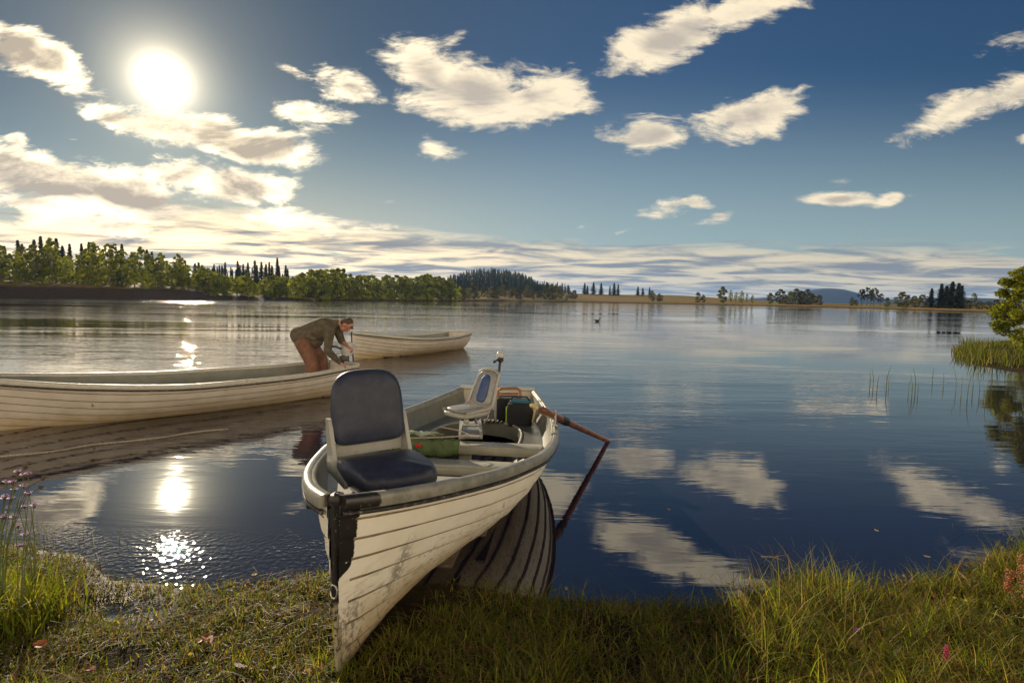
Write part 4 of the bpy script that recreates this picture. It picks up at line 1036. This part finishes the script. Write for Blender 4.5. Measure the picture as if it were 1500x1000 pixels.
for k in range(62):
    px = 296 + 378 * (k + rs.uniform(-.35, .35)) / 61
    grow('willow_tree', LUSH if px > 440 else LUSH + BROAD, px, float(top_b(px)) + rs.uniform(-3, 9), rs.uniform(3, 18), 'rounded green willow in the dense belt on the middle left shore', 'tree', 'rounded willows on the middle left shore', rs.uniform(.85, 1.1))
for k in range(46):
    px = -330 + 650 * (k + rs.uniform(-.4, .4)) / 45
    grow('willow_shrub', LUSH, px, 404 + rs.uniform(-12, 8), rs.uniform(5, 20), 'low green shrub filling the foot of the left shore birches', 'shrub', 'low shrubs under the left birches', 1.2)
# far bay: scrub, spruce slope, field
for k in range(34):
    px = 668 + 172 * (k + rs.uniform(-.4, .4)) / 33
    grow('scrub_tree', DULL, px, 419 + (px - 668) * .035 + rs.uniform(-6, 9), rs.uniform(4, 40), 'dull olive scrub tree at the foot of the dark spruce hill', 'tree', 'scrub trees below the spruce hill', rs.uniform(.8, 1.1))
# the wooded hill: one far mass
Vf, Tf = [], []; rf = np.random.default_rng(3); srcs = []
for mesh, _ in SPRUCE:
    v = np.empty(len(mesh.vertices) * 3, np.float32); mesh.vertices.foreach_get('co', v); v = v.reshape(-1, 4, 3)[::2]; srcs.append(v)
azl, azr = az_of(590), az_of(835); n = 0
while n < 950:
    a = rf.uniform(azl, azr); r_ = rf.uniform(470, 735); z = float(land_z(np.array([a]), np.array([r_]))[0])
    edge = np.interp(np.degrees(a), [np.degrees(azl), np.degrees(az_of(640)), np.degrees(az_of(770)), np.degrees(azr)], [.5, 1, 1, .25])
    if rf.uniform() > edge: continue
    if r_ < 540 and a > az_of(800): continue
    n += 1; h = rf.uniform(8, 14) * (1 if edge > .9 else .75); s_ = h / 10; th = rf.uniform(0, 6.28); v = srcs[n % 3] @ rotz(th).T * np.array([s_ * 1.25, s_ * 1.25, s_]) + np.array([r_ * math.sin(a), r_ * math.cos(a), z])
    Vf.append(v.reshape(-1, 3)); Tf.append(np.full(len(v) * 4, np.clip(rf.normal(.5, .28), 0, 1)))
Vf = np.concatenate(Vf); Tf = np.concatenate(Tf)
tag(link_mesh('forest', fast_mesh('forest', Vf, np.arange(len(Vf)).reshape(-1, 4), np.stack([Tf] * 3, -1)), M_conf), 'dark spruce forest covering the low hill beyond the bay', None, None, 'stuff')
for px, yt in ((797, 420), (818, 424), (856, 414), (860, 418), (869, 413), (880, 414), (893, 418), (899, 414), (905, 416), (843, 424), (934, 419), (941, 421), (951, 420)):
    grow('spruce_tree', SPRUCE, px, yt, 160, 'small dark spruce on the skyline above the orange field', 'tree', 'spruces above the orange field', 1.9)
for px, yt, bk, w_ in ((955, 426, 20, 1.0), (966, 430, 18, 1.1), (1022, 428, 14, .9), (1030, 432, 14, 1.0)):
    grow('round_tree', DULL, px, yt, bk, 'olive round tree by the water in front of the orange field', 'tree', 'round trees before the orange field', w_)
for px, yt, lab in ((1058, 420, 'dark bushy tree left of the thin trees on the right shore'), (1128, 429, 'small grey green tree left of the dark clump'), (1143, 424, 'tall round tree at the left end of the dark clump by the blue hill')):
    grow('round_tree', DULL, px, yt, 25, lab, 'tree', None, 1.0)
for px, yt in ((1070, 425), (1078, 428), (1086, 426), (1094, 430), (1102, 432)):
    grow('birch_tree', BROAD, px, yt, 45, 'thin pale tree in the loose group on the right skyline', 'tree', 'thin trees on the right skyline', .9)
for px, yt in ((1158, 427), (1166, 423), (1174, 426), (1182, 424), (1190, 430), (1200, 432), (1150, 432)):
    grow('round_tree', DULL, px, yt, rs.uniform(8, 20), 'tree of the dense dark clump in front of the blue hill', 'tree', 'dark clump in front of the blue hill', 1.05)
for px, yt in ((1262, 424), (1270, 421), (1280, 422), (1290, 430), (1276, 427)):
    grow('pine_tree', PINE, px, yt, rs.uniform(12, 22), 'pine with bare trunk and dark crown right of the blue hill', 'tree', 'pines right of the blue hill', .9)
for px, yt in ((1248, 436), (1300, 436), (1254, 439)): grow('round_tree', DULL, px, yt, 14, 'low bush at the edge of the pine group', 'tree', 'bushes beside the pines', 1.0)
for px, yt, nm, pr, lab in ((1322, 428, 'round_tree', DULL, 'pointed olive tree left of the right spruce clump'), (1340, 434, 'round_tree', DULL, 'wide olive bush left of the right spruce clump'), (1352, 432, 'round_tree', DULL, 'olive tree next to the right spruce clump'), (1326, 447, 'shore_bush', LUSH, 'yellow green rounded bush at the water edge of the right shore'), (1426, 429, 'round_tree', BROAD, 'thin tree between the spruce clump and the near bush')):
    grow(nm, pr, px, yt, 2.5 if nm == 'shore_bush' else 22, lab, 'tree', None, 1.3)
for px, yt in ((1364, 422), (1378, 415), (1386, 418), (1394, 412), (1403, 414), (1408, 418)):
    grow('spruce_tree', SPRUCE, px, yt, rs.uniform(16, 26), 'tall broad spruce in the dark clump on the right shore', 'tree', 'spruce clump on the right shore', 2.3)
for px in (1418, 1436, 1448, 1460, 1475, 1490): grow('round_tree', DULL, px, 440 + rs.uniform(-3, 3), 24, 'low dark bush in the hedge behind the right shore meadow', 'tree', 'bushes behind the right meadow', 1.3)

# ------------------------------------------------------------------ reed bank with the bush on the right
tips = [(1393, 516), (1400, 527), (1425, 534), (1460, 541), (1500, 548), (1560, 556), (1700, 575)]
backs = [(1393, 512), (1420, 503), (1480, 498), (1560, 494), (1700, 490)]
fr = np.array([gz(x, y) for x, y in tips]); bk = np.array([gz(x, y) for x, y in backs])
outl = np.concatenate([fr, [[40, 15, 0], [40, 26, 0]], bk[::-1]]); cen = np.array([22.0, 18.5, .35])
V = []; nO = len(outl)
for k_, z in ((1.02, -.3), (.985, .01), (.8, .10), (.4, .25)):
    for p in outl: V.append(cen * (1 - k_) + np.array(p) * k_ * [1, 1, 0] + [0, 0, z - (cen[2] * (1 - k_))])
V.append([cen[0], cen[1], .35]); Fc = []
for i in range(3):
    for k in range(nO): Fc.append((i * nO + k, i * nO + (k + 1) % nO, (i + 1) * nO + (k + 1) % nO, (i + 1) * nO + k))
for k in range(nO): Fc.append((3 * nO + k, 3 * nO + (k + 1) % nO, 4 * nO))
me = bpy.data.meshes.new('reed_bank'); me.from_pydata([tuple(v) for v in V], [], Fc); tag(link_mesh('bank', me, mg, smooth=True), kind='structure')
def inside(x, y):
    r_ = np.zeros(len(x), bool); X, Y = outl[:, 0], outl[:, 1]; j = nO - 1
    for i in range(nO):
        c_ = ((Y[i] > y) != (Y[j] > y)) & (x < (X[j] - X[i]) * (y - Y[i]) / (Y[j] - Y[i] + 1e-12) + X[i]); r_ ^= c_; j = i
    return r_
def blades(name, P, H, W, lean, T, m_, r_, kind='stuff', label=None, segs=3, droop=1.0):
    n = len(P); a = r_.uniform(0, 2 * math.pi, n); d = np.stack([np.cos(a), np.sin(a), np.zeros(n)], -1); s_ = np.stack([-d[:, 1], d[:, 0], np.zeros(n)], -1)
    tw = r_.uniform(-.6, .6, n)[:, None]; s_ = s_ * np.cos(tw) + d * np.sin(tw); V = []
    for j in range(segs + 1):
        u = j / segs; c_ = P + d * (lean * H * u ** 2)[:, None]; c_ = c_ + np.array([0, 0, 1.0]) * (H * (u - .25 * np.minimum(lean, 1.4) * u ** 2.5 * droop))[:, None]
        wd = (W * (1 - u ** 1.6) * .5 + .0004)[:, None]; V += [c_ - s_ * wd, c_ + s_ * wd]
    V = np.stack(V, 1).reshape(-1, 3); m = 2 * (segs + 1); b = np.arange(n)[:, None] * m
    Q = np.concatenate([np.stack([b[:, 0] + 2 * j, b[:, 0] + 2 * j + 1, b[:, 0] + 2 * j + 3, b[:, 0] + 2 * j + 2], -1) for j in range(segs)])
    return link_mesh(name, fast_mesh(name, V, Q, np.repeat(T, m, axis=0)), m_)
def tint(n, r_, pal, wts):
    i = r_.choice(len(pal), n, p=np.array(wts) / sum(wts)); return np.array(pal)[i] * r_.uniform(.65, 1.35, (n, 1))
M_grass = leafy("grass_blades", (0, 0, 0), (1, 1, 1), .6, .5, use_tint=False, objvar=0)
r_ = np.random.default_rng(31)
x, y = r_.uniform(14, 34, 60000), r_.uniform(12, 27, 60000); k_ = inside(x, y); x, y = x[k_][:15000], y[k_][:15000]
edge = np.clip((x - 16) / 5, 0, 1)
H = r_.uniform(.28, .62, len(x)) * (.8 + .5 * vnoise(x, y, .8, 9)); T = tint(len(x), r_, [(.09, .12, .012), (.05, .075, .015), (.19, .15, .05), (.12, .13, .02)], [4, 3, 2 , 3])
tag(blades('reeds', np.stack([x, y, np.full(len(x), .0)], -1), H, r_.uniform(.012, .03, len(x)), r_.uniform(.1, .7, len(x)), T, M_grass, r_), 'green and straw reeds covering the right bank', None, None, 'stuff')
cb = at(1534, 495, 18.2); cb[2] = .25
cm, cl = crown_mesh("foliage", 99, 3.3, 2.9, .05, 170, 190, .085, M_bush, rad=(.06, .105))
root = empty('bush', cb, 0, 'bright green leafy bush on the reed bank at the right edge', 'bush')
o = bpy.data.objects.new('foliage', cm); col.objects.link(o); o.parent = root
o = bpy.data.objects.new('stems', trunk_mesh("stems", 99, 3.3, .05, cl, M_bark, .14, 5)); col.objects.link(o); o.parent = root
# thin reed stems out in the water
M_reed = simple("reed_stem", (.10, .12, .035), .6, var=.4)
def reed(h, seed):
    q = random.Random(seed); mb = MB(); a = q.uniform(-.1, .1) * h; mb.tube([(0, 0, -.3), (a * .3, 0, h * .5), (a, q.uniform(-.05, .05), h)], [.008, .007, .002], 5)
    o = mb.build('reed_stem', M_reed); me = o.data; bpy.data.objects.remove(o); return me
RM = [reed(h, i) for i, h in enumerate((.34, .42, .5, .30))]
for k, (px, py) in enumerate([(1274, 566), (1279, 568), (1298, 571), (1301, 568), (1330, 576), (1336, 579), (1341, 574), (1344, 580), (1284, 574), (1408, 580), (1416, 584), (1424, 578), (1434, 582), (1442, 590), (1400, 574), (1382, 566), (1366, 560), (1452, 570)]):
    o = bpy.data.objects.new('reed_stem', RM[k % 4]); col.objects.link(o); p = gz(px, py); o.location = Vector((p[0], p[1], 0)); o.rotation_euler = (0, 0, rs.uniform(0, 6))
    tag(o, 'thin green reed stem rising from open water near the right bank', 'reed', 'reed stems in open water')

# ------------------------------------------------------------------ grass and flowers of the near bank
PAL = [(.18, .22, .016), (.27, .26, .026), (.10, .14, .016), (.28, .21, .075), (.16, .09, .04)]
r_ = np.random.default_rng(77)
def scatter(n, x0, x1, y0, y1, dens):
    x, y = r_.uniform(x0, x1, n), r_.uniform(y0, y1, n); k_ = r_.uniform(0, 1, n) < dens(x, y); x, y = x[k_], y[k_]; return x, y, ground_z(x, y)
def boat_clear(x, y):                                  # keep blades out of the hull
    iv_ = q0.T; d = np.stack([x - bow0[0], y - bow0[1], np.zeros(len(x))], -1) @ iv_.T
    t_ = np.clip(d[:, 0] / L, 0, 1); half = np.array([bB(a) for a in t_]) * np.clip(.25 + t_ * 1.1, 0, .7)
    return (d[:, 0] < -.02) | (np.abs(d[:, 1]) > half)
# short, mossy turf on the left and under everything
def d1(x, y):
    e = shore_y(x) - y; return np.clip((e + .06) / .22, 0, 1) * np.clip(.7 + .7 * vnoise(x, y, 2.6, 21) + .7 * vnoise(x, y, 7, 22) + .1 * (x > -.3) + .35 * (x < -.9) * (y > 2.6) - .45 * np.clip(1 - np.abs(x - .2) / .9, 0, 1) ** .5, .10, 1) * boat_clear(x, y)
x, y, z = scatter(200000, -4.5, 4.5, 1.0, 4.6, d1)
rightk = np.clip((x + .45) / .5, 0, 1)
H = (.030 + .030 * r_.uniform(0, 1, len(x)) + .03 * np.clip(vnoise(x, y, 3.1, 23), 0, 1)) * (1 + .9 * rightk)
T = tint(len(x), r_, PAL, [4, 3, 4, 3, 4])
tag(blades('grass', np.stack([x, y, z - .004], -1), H, r_.uniform(.003, .0075, len(x)), r_.uniform(.3, 1.8, len(x)), T, M_grass, r_), 'short wet turf on the muddy bank', None, None, 'stuff')
# long grass on the right, tufts elsewhere
def d2(x, y):
    e = shore_y(x) - y; rt_ = np.clip((x + .25) / .5, 0, 1); tuft = np.clip(vnoise(x, y, 3.3, 25) * 1.6 + .3 * vnoise(x, y, 9, 26), 0, 1)
    mud = 1 - .8 * np.clip(1 - np.abs(x - .55) / .75, 0, 1) ** .5 * np.clip(1 - (e - .05) / .45, 0, 1)
    return mud * np.clip((e + .22) / .4, 0, 1) * (rt_ * (.12 + .95 * tuft) + (1 - rt_) * tuft * .55) * boat_clear(x, y)
x, y, z = scatter(70000, -4.2, 5.0, 1.2, 4.8, d2)
rightk = np.clip((x - .0) / .6, 0, 1)
H = r_.uniform(.04, .20, len(x)) ** 1.0 * (.5 + .7 * rightk) * np.clip(1 + .9 * vnoise(x, y, 2.1, 27) + .5 * vnoise(x, y, 6, 30), .3, 2); H *= 1 - .5 * np.clip(1 - np.abs(x - .5) / .8, 0, 1); T = tint(len(x), r_, PAL, [4, 3, 4, 4, 3])
tag(blades('long_grass', np.stack([x, y, z - .004], -1), H, r_.uniform(.0022, .0055, len(x)), r_.uniform(.15, 1.3, len(x)), T, M_grass, r_, segs=4), 'longer grass fringing the water', None, None, 'stuff')
M_litter = leafy('dead_straw', (0, 0, 0), (1, 1, 1), .4, .6, use_tint=False, objvar=0)
# dead straw lying about
x, y, z = scatter(9000, -4, 4.8, 1.2, 4.2, lambda x, y: np.clip((shore_y(x) - y + .1) / .3, 0, 1) * np.clip(.3 + vnoise(x, y, 4, 28), 0, 1) * boat_clear(x, y))
T = tint(len(x), r_, [(.20, .15, .07), (.12, .07, .035), (.07, .04, .025)], [2, 3, 3])
tag(blades('leaf_litter', np.stack([x, y, z + .006], -1), r_.uniform(.03, .11, len(x)), r_.uniform(.002, .006, len(x)), r_.uniform(1.2, 2.6, len(x)), T, M_litter, r_, droop=1.6), 'dead straw and leaf litter on the mud', None, None, 'stuff')
# low broad leaves along the waterline
x, y, z = scatter(42000, -4, 4.6, 1.2, 4.6, lambda x, y: np.clip((shore_y(x) - y + .15) / .3, 0, 1) * np.clip(vnoise(x, y, 3.7, 33) * 1.5 + .5 * vnoise(x, y, 11, 34) - .1 + .15 * (x < -.3), 0, 1) * boat_clear(x, y))
C_ = np.stack([x, y, z + r_.uniform(.004, .045, len(x))], -1); Vl, Ql = leaf_quads(C_, .017, r_, flat=.75, aspect=.7)
T = np.repeat(tint(len(x), r_, [(.12, .16, .014), (.22, .22, .025), (.30, .22, .04), (.20, .07, .03), (.07, .10, .02)], [5, 4, 2, 1, 3]), 4, axis=0)
tag(link_mesh('ground_cover', fast_mesh('ground_cover', Vl, Ql, T), M_grass), 'small broad leaves among the turf near the water', None, None, 'stuff')
# sparse stems standing in the shallows on the right and left
def d3(x, y): e = shore_y(x) - y; return ((e < .05) & (e > -.55)) * np.clip(vnoise(x, y, 2.2, 29) * 1.5 + .1, 0, 1) * ((x > .3) | (x < -2.0))* boat_clear(x, y)
x, y, z = scatter(3000, -4, 4.8, 2.8, 5.2, d3)
T = tint(len(x), r_, [(.05, .055, .02), (.10, .085, .04), (.07, .09, .02)], [3, 2, 2])
tag(blades('shore_sedge', np.stack([x, y, np.minimum(z, 0) - .02], -1), r_.uniform(.08, .26, len(x)), r_.uniform(.002, .004, len(x)), r_.uniform(0, .6, len(x)), T, M_grass, r_, segs=4), 'thin sedge standing in the shallows', None, None, 'stuff')

# knapweed at the left edge: each plant a thing with stems, leaves and flower heads
M_stem = simple("plant_stem", (.09, .12, .03), .6, var=.3); M_purple = simple("purple_petals", (.30, .09, .33), .6, var=.3, scale=40)
M_yellow = simple("yellow_petals", (.62, .42, .02), .6, var=.2, scale=40); M_head = simple("seed_head", (.09, .055, .03), .8, var=.3, scale=60, bmp=.004); M_orange_l = simple("rust_leaf", (.30, .085, .02), .55, var=.4, scale=30); M_brown_l = simple("brown_leaf", (.09, .035, .02), .55, var=.4, scale=30)
def flower(parent, p, r0_, m_, n=16):
    mb = MB(); q = random.Random(int(p[0] * 1e4) + 3)
    for k in range(n):
        a = 2 * math.pi * k / n + q.uniform(-.15, .15); d = np.array([math.cos(a), math.sin(a), 0]); s_ = np.array([-d[1], d[0], 0]); lift = q.uniform(.2, .9)
        a0, a1, a2 = p + d * r0_ * .2, p + d * r0_ * .65 + [0, 0, lift * r0_ * .5], p + d * r0_ + [0, 0, lift * r0_ * .55]
        mb.rings([[a0 - s_ * r0_ * .08, a0 + s_ * r0_ * .08], [a1 - s_ * r0_ * .2, a1 + s_ * r0_ * .2], [a2 - s_ * r0_ * .05, a2 + s_ * r0_ * .05]], closed=False, caps=False)
    fl = mb.build('flower_head', m_, parent)
    mb = MB(); mb.ball(p - np.array([0, 0, r0_ * .28]), (r0_ * .38, r0_ * .38, r0_ * .45), n=8, m=6); mb.build('calyx', M_head, fl); return fl
def leafy_stem(parent, n, h, seed, spread=.08):
    V, T = [], []; q = np.random.default_rng(seed); P_ = np.stack([q.normal(0, spread * .5, n), q.normal(0, spread * .5, n), np.zeros(n)], -1)
    o = blades('leaves', P_, q.uniform(.4, 1.0, n) * h, q.uniform(.005, .010, n), q.uniform(.2, 1.2, n), tint(n, q, PAL, [5, 5, 3, 1, 0]), M_grass, q, segs=4); o.parent = parent; return o
base_l = gz(8, 905, .07); cnt = 0
heads = [(26, 691), (35, 696), (41, 694), (18, 706), (10, 706), (35, 712), (21, 717), (42, 722), (6, 730), (16, 730), (36, 741), (50, 740), (8, 727), (20, 757), (26, 770), (36, 783), (29, 798), (5, 757)]
for k in range(4):
    b_ = base_l + np.array([(-.16, -.04, .06, .12)[k], (.10, .0, .12, -.06)[k], 0]); b_[2] = float(ground_z(b_[:1], b_[1:2])[0])
    root = empty('knapweed', b_, 0, 'tall purple knapweed plant at the left edge of the bank', 'flower', 'purple knapweeds at the left edge'); leafy_stem(root, 170, .30, 200 + k, .16)
    mb = MB(); tops = []
    for (px, py) in heads[k::4]:
        p = at(px, py, b_[1] + .02 * (k - 1)) - b_; tops.append(p); mid = p * np.array([.35, .35, .55]) + np.array([.01, 0, 0]); mb.tube([(p[0] * .15, p[1] * .15, 0), mid, p * np.array([.85, .85, .86]), p], [.003, .0026, .002, .0018], 5)
    mb.build('stems', M_stem, root)
    for p in tops: flower(root, p, .019, M_purple)
    if k == 1:
        for px, py in ((63, 700), (60, 713), (37, 684)):
            p = at(px, py, b_[1]) - b_; mb = MB(); mb.tube([p * np.array([.3, .3, .6]), p * np.array([.7, .7, .93]), p], .002, 5); mb.ball(p, (.010, .010, .012), n=8, m=6); mb.build('seed_head', M_head, root)
def small_flower(name, px, py, hgt, m_, label, cat, group=None, r0_=.02, n=10):
    p = gz(px, py, .06); b_ = np.array([p[0], p[1], float(ground_z(p[:1], p[1:2])[0])]); root = empty(name, b_, 0, label, cat, group); mb = MB(); mb.tube([(0, 0, 0), (.006, 0, hgt * .6), (0, .004, hgt)], .0018, 5); mb.build('stem', M_stem, root); flower(root, np.array([0, .004, hgt]), r0_, m_, n); return root
for px, py in ((36, 918), (41, 908), (8, 892), (362, 818), (372, 838), (96, 852)): small_flower('yellow_flower', px, py, .045, M_yellow, 'small yellow flower low in the wet turf left of the near boat', 'flower', 'yellow flowers left of the boat', .016)
for px, py in ((1396, 880), (1412, 887), (1490, 876), (1498, 866)): small_flower('yellow_flower', px, py, .06, M_yellow, 'small yellow flower by the water in the right foreground', 'flower', 'yellow flowers on the right', .018)
small_flower('purple_flower', 1253, 950, .10, M_purple, 'single purple flower head in the long grass on the right', 'flower', None, .017, 14)
p = gz(1383, 996, .06); b_ = np.array([p[0], p[1], float(ground_z(p[:1], p[1:2])[0])]); root = empty('flower_spike', b_, 0, 'red flower spike at the lower right edge of the grass', 'flower')
mb = MB(); mb.tube([(0, 0, 0), (0, 0, .10)], .002, 5); mb.build('stem', M_stem, root); mb = MB()
for k in range(46): a = k * 2.4; zz = .055 + .0016 * k; rr = .011 * (1 - .6 * k / 46); mb.ball((rr * math.cos(a), rr * math.sin(a), zz), (.0045, .0045, .004), n=6, m=4)
mb.build('blossoms', simple("red_blossom", (.40, .05, .09), .6, var=.3, scale=80), root)
# brown dock seed stalks at the right edge
for k, (px, py, h) in enumerate(((1492, 870, .26), (1475, 880, .20), (1500, 900, .30))):
    p = gz(px, py, .05); b_ = np.array([p[0], p[1], float(ground_z(p[:1], p[1:2])[0])]); root = empty('dock_plant', b_, 0, 'rusty brown dock seed stalk at the right edge of the bank', 'plant', 'dock stalks at the right edge'); mb = MB(); mb.tube([(0, 0, 0), (.01, 0, h * .5), (.0, .01, h)], .003, 5); mb.build('stem', M_stem, root); mb = MB(); q = random.Random(k)
    for i in range(110): z = h * q.uniform(.35, 1.02); a = q.uniform(0, 6.28); rr = q.uniform(.004, .022); mb.ball((rr * math.cos(a), rr * math.sin(a), z), (.005, .005, .004), n=5, m=4)
    mb.build('seeds', M_orange_l, root)
# fallen leaves
def leaf_mesh(seed, m_):
    q = random.Random(seed); mb = MB(); RR = []
    for i in range(7):
        u = i / 6; wd = .020 * math.sin(math.pi * min(u * .92 + .05, 1)) ** .8; RR.append([((u - .5) * .062, -wd, .010 * math.sin(u * 3 + seed) + .006), ((u - .5) * .062, 0, .003 + .004 * math.sin(u * 4)), ((u - .5) * .062, wd, .012 * math.cos(u * 2 + seed) * .6 + .008)])
    mb.rings(RR, closed=False, caps=False); o = mb.build('fallen_leaf', m_); me = o.data; bpy.data.objects.remove(o); return me
LM = [leaf_mesh(k, M_orange_l if k % 2 == 0 else M_brown_l) for k in range(4)]
for k, (px, py) in enumerate([(303, 944), (292, 946), (132, 990), (78, 917), (60, 957), (384, 846), (450, 998), (352, 990), (1020, 905), (1006, 932), (690, 960), (845, 885), (1308, 914), (1152, 960)]):
    p = gz(px, py, .06); o = bpy.data.objects.new('fallen_leaf', LM[0 if k < 3 else k % 4]); col.objects.link(o); o.location = Vector((p[0], p[1], float(ground_z(p[:1], p[1:2])[0]) + .022)); o.rotation_euler = (rs.uniform(-.3, .3), rs.uniform(-.3, .3), rs.uniform(0, 6)); o.scale = [rs.uniform(.8, 1.3)] * 3
    tag(o, 'curled rusty fallen leaf lying on the wet turf', 'leaf', 'fallen leaves on the turf')
M_pale_l = simple("yellow_leaf", (.48, .33, .13), .5, var=.2)
PL = leaf_mesh(9, M_pale_l)
for px, py in ((1284, 776), (1357, 814), (1070, 853), (829, 862), (1325, 843), (980, 746)):
    p = gz(px, py, .0); o = bpy.data.objects.new('floating_leaf', PL); col.objects.link(o); o.location = Vector((p[0], p[1], -.002)); o.rotation_euler = (0, 0, rs.uniform(0, 6)); o.scale = [.75] * 3
    tag(o, 'pale fallen leaf floating on the dark water right of the near boat', 'leaf', 'leaves floating on the water')
# twigs and flattened reed stalks at the water edge on the right
M_twig = simple("pale_twig", (.26, .19, .10), .7, var=.3, scale=30)
for k, (a, b_, h) in enumerate((((1115, 815), (1148, 822), .03), ((1390, 830), (1462, 824), .05), ((1405, 838), (1425, 866), .04), ((1420, 888), (1500, 930), .07), ((1200, 915), (1245, 880), .04), ((1318, 866), (1340, 855), .06))):
    pa, pb = gz(*a, .03), gz(*b_, .04); mb = MB(); mb.tube([pa, (pa + pb) / 2 + np.array([0, 0, h * .5]), pb + np.array([0, 0, h * .3])], [.006, .005, .0025], 6); mb.tube([(pa + pb) / 2 + np.array([0, 0, h * .5]), pb + np.array([.05, .04, h])], [.003, .0015], 5)
    o = mb.build('twig', M_twig); tag(o, 'pale forked dead stalk lying over the right water edge', 'twig', 'dead stalks at the right water edge')

# ------------------------------------------------------------------ air over the lake
mhz, t = mat("haze")
vol = t.node('ShaderNodeVolumePrincipled', {'Color': c4(.22, .46, 1.0), 'Density': 0.9e-4, 'Anisotropy': .35})
t.l.new(vol.outputs[0], t.node('ShaderNodeOutputMaterial').inputs[1])
mb = MB(); mb.box((0, 2300, 64), (11600, 7000, 132)); tag(mb.build('haze', mhz, smooth=False), kind='stuff')
sc.cycles.volume_bounces = 0
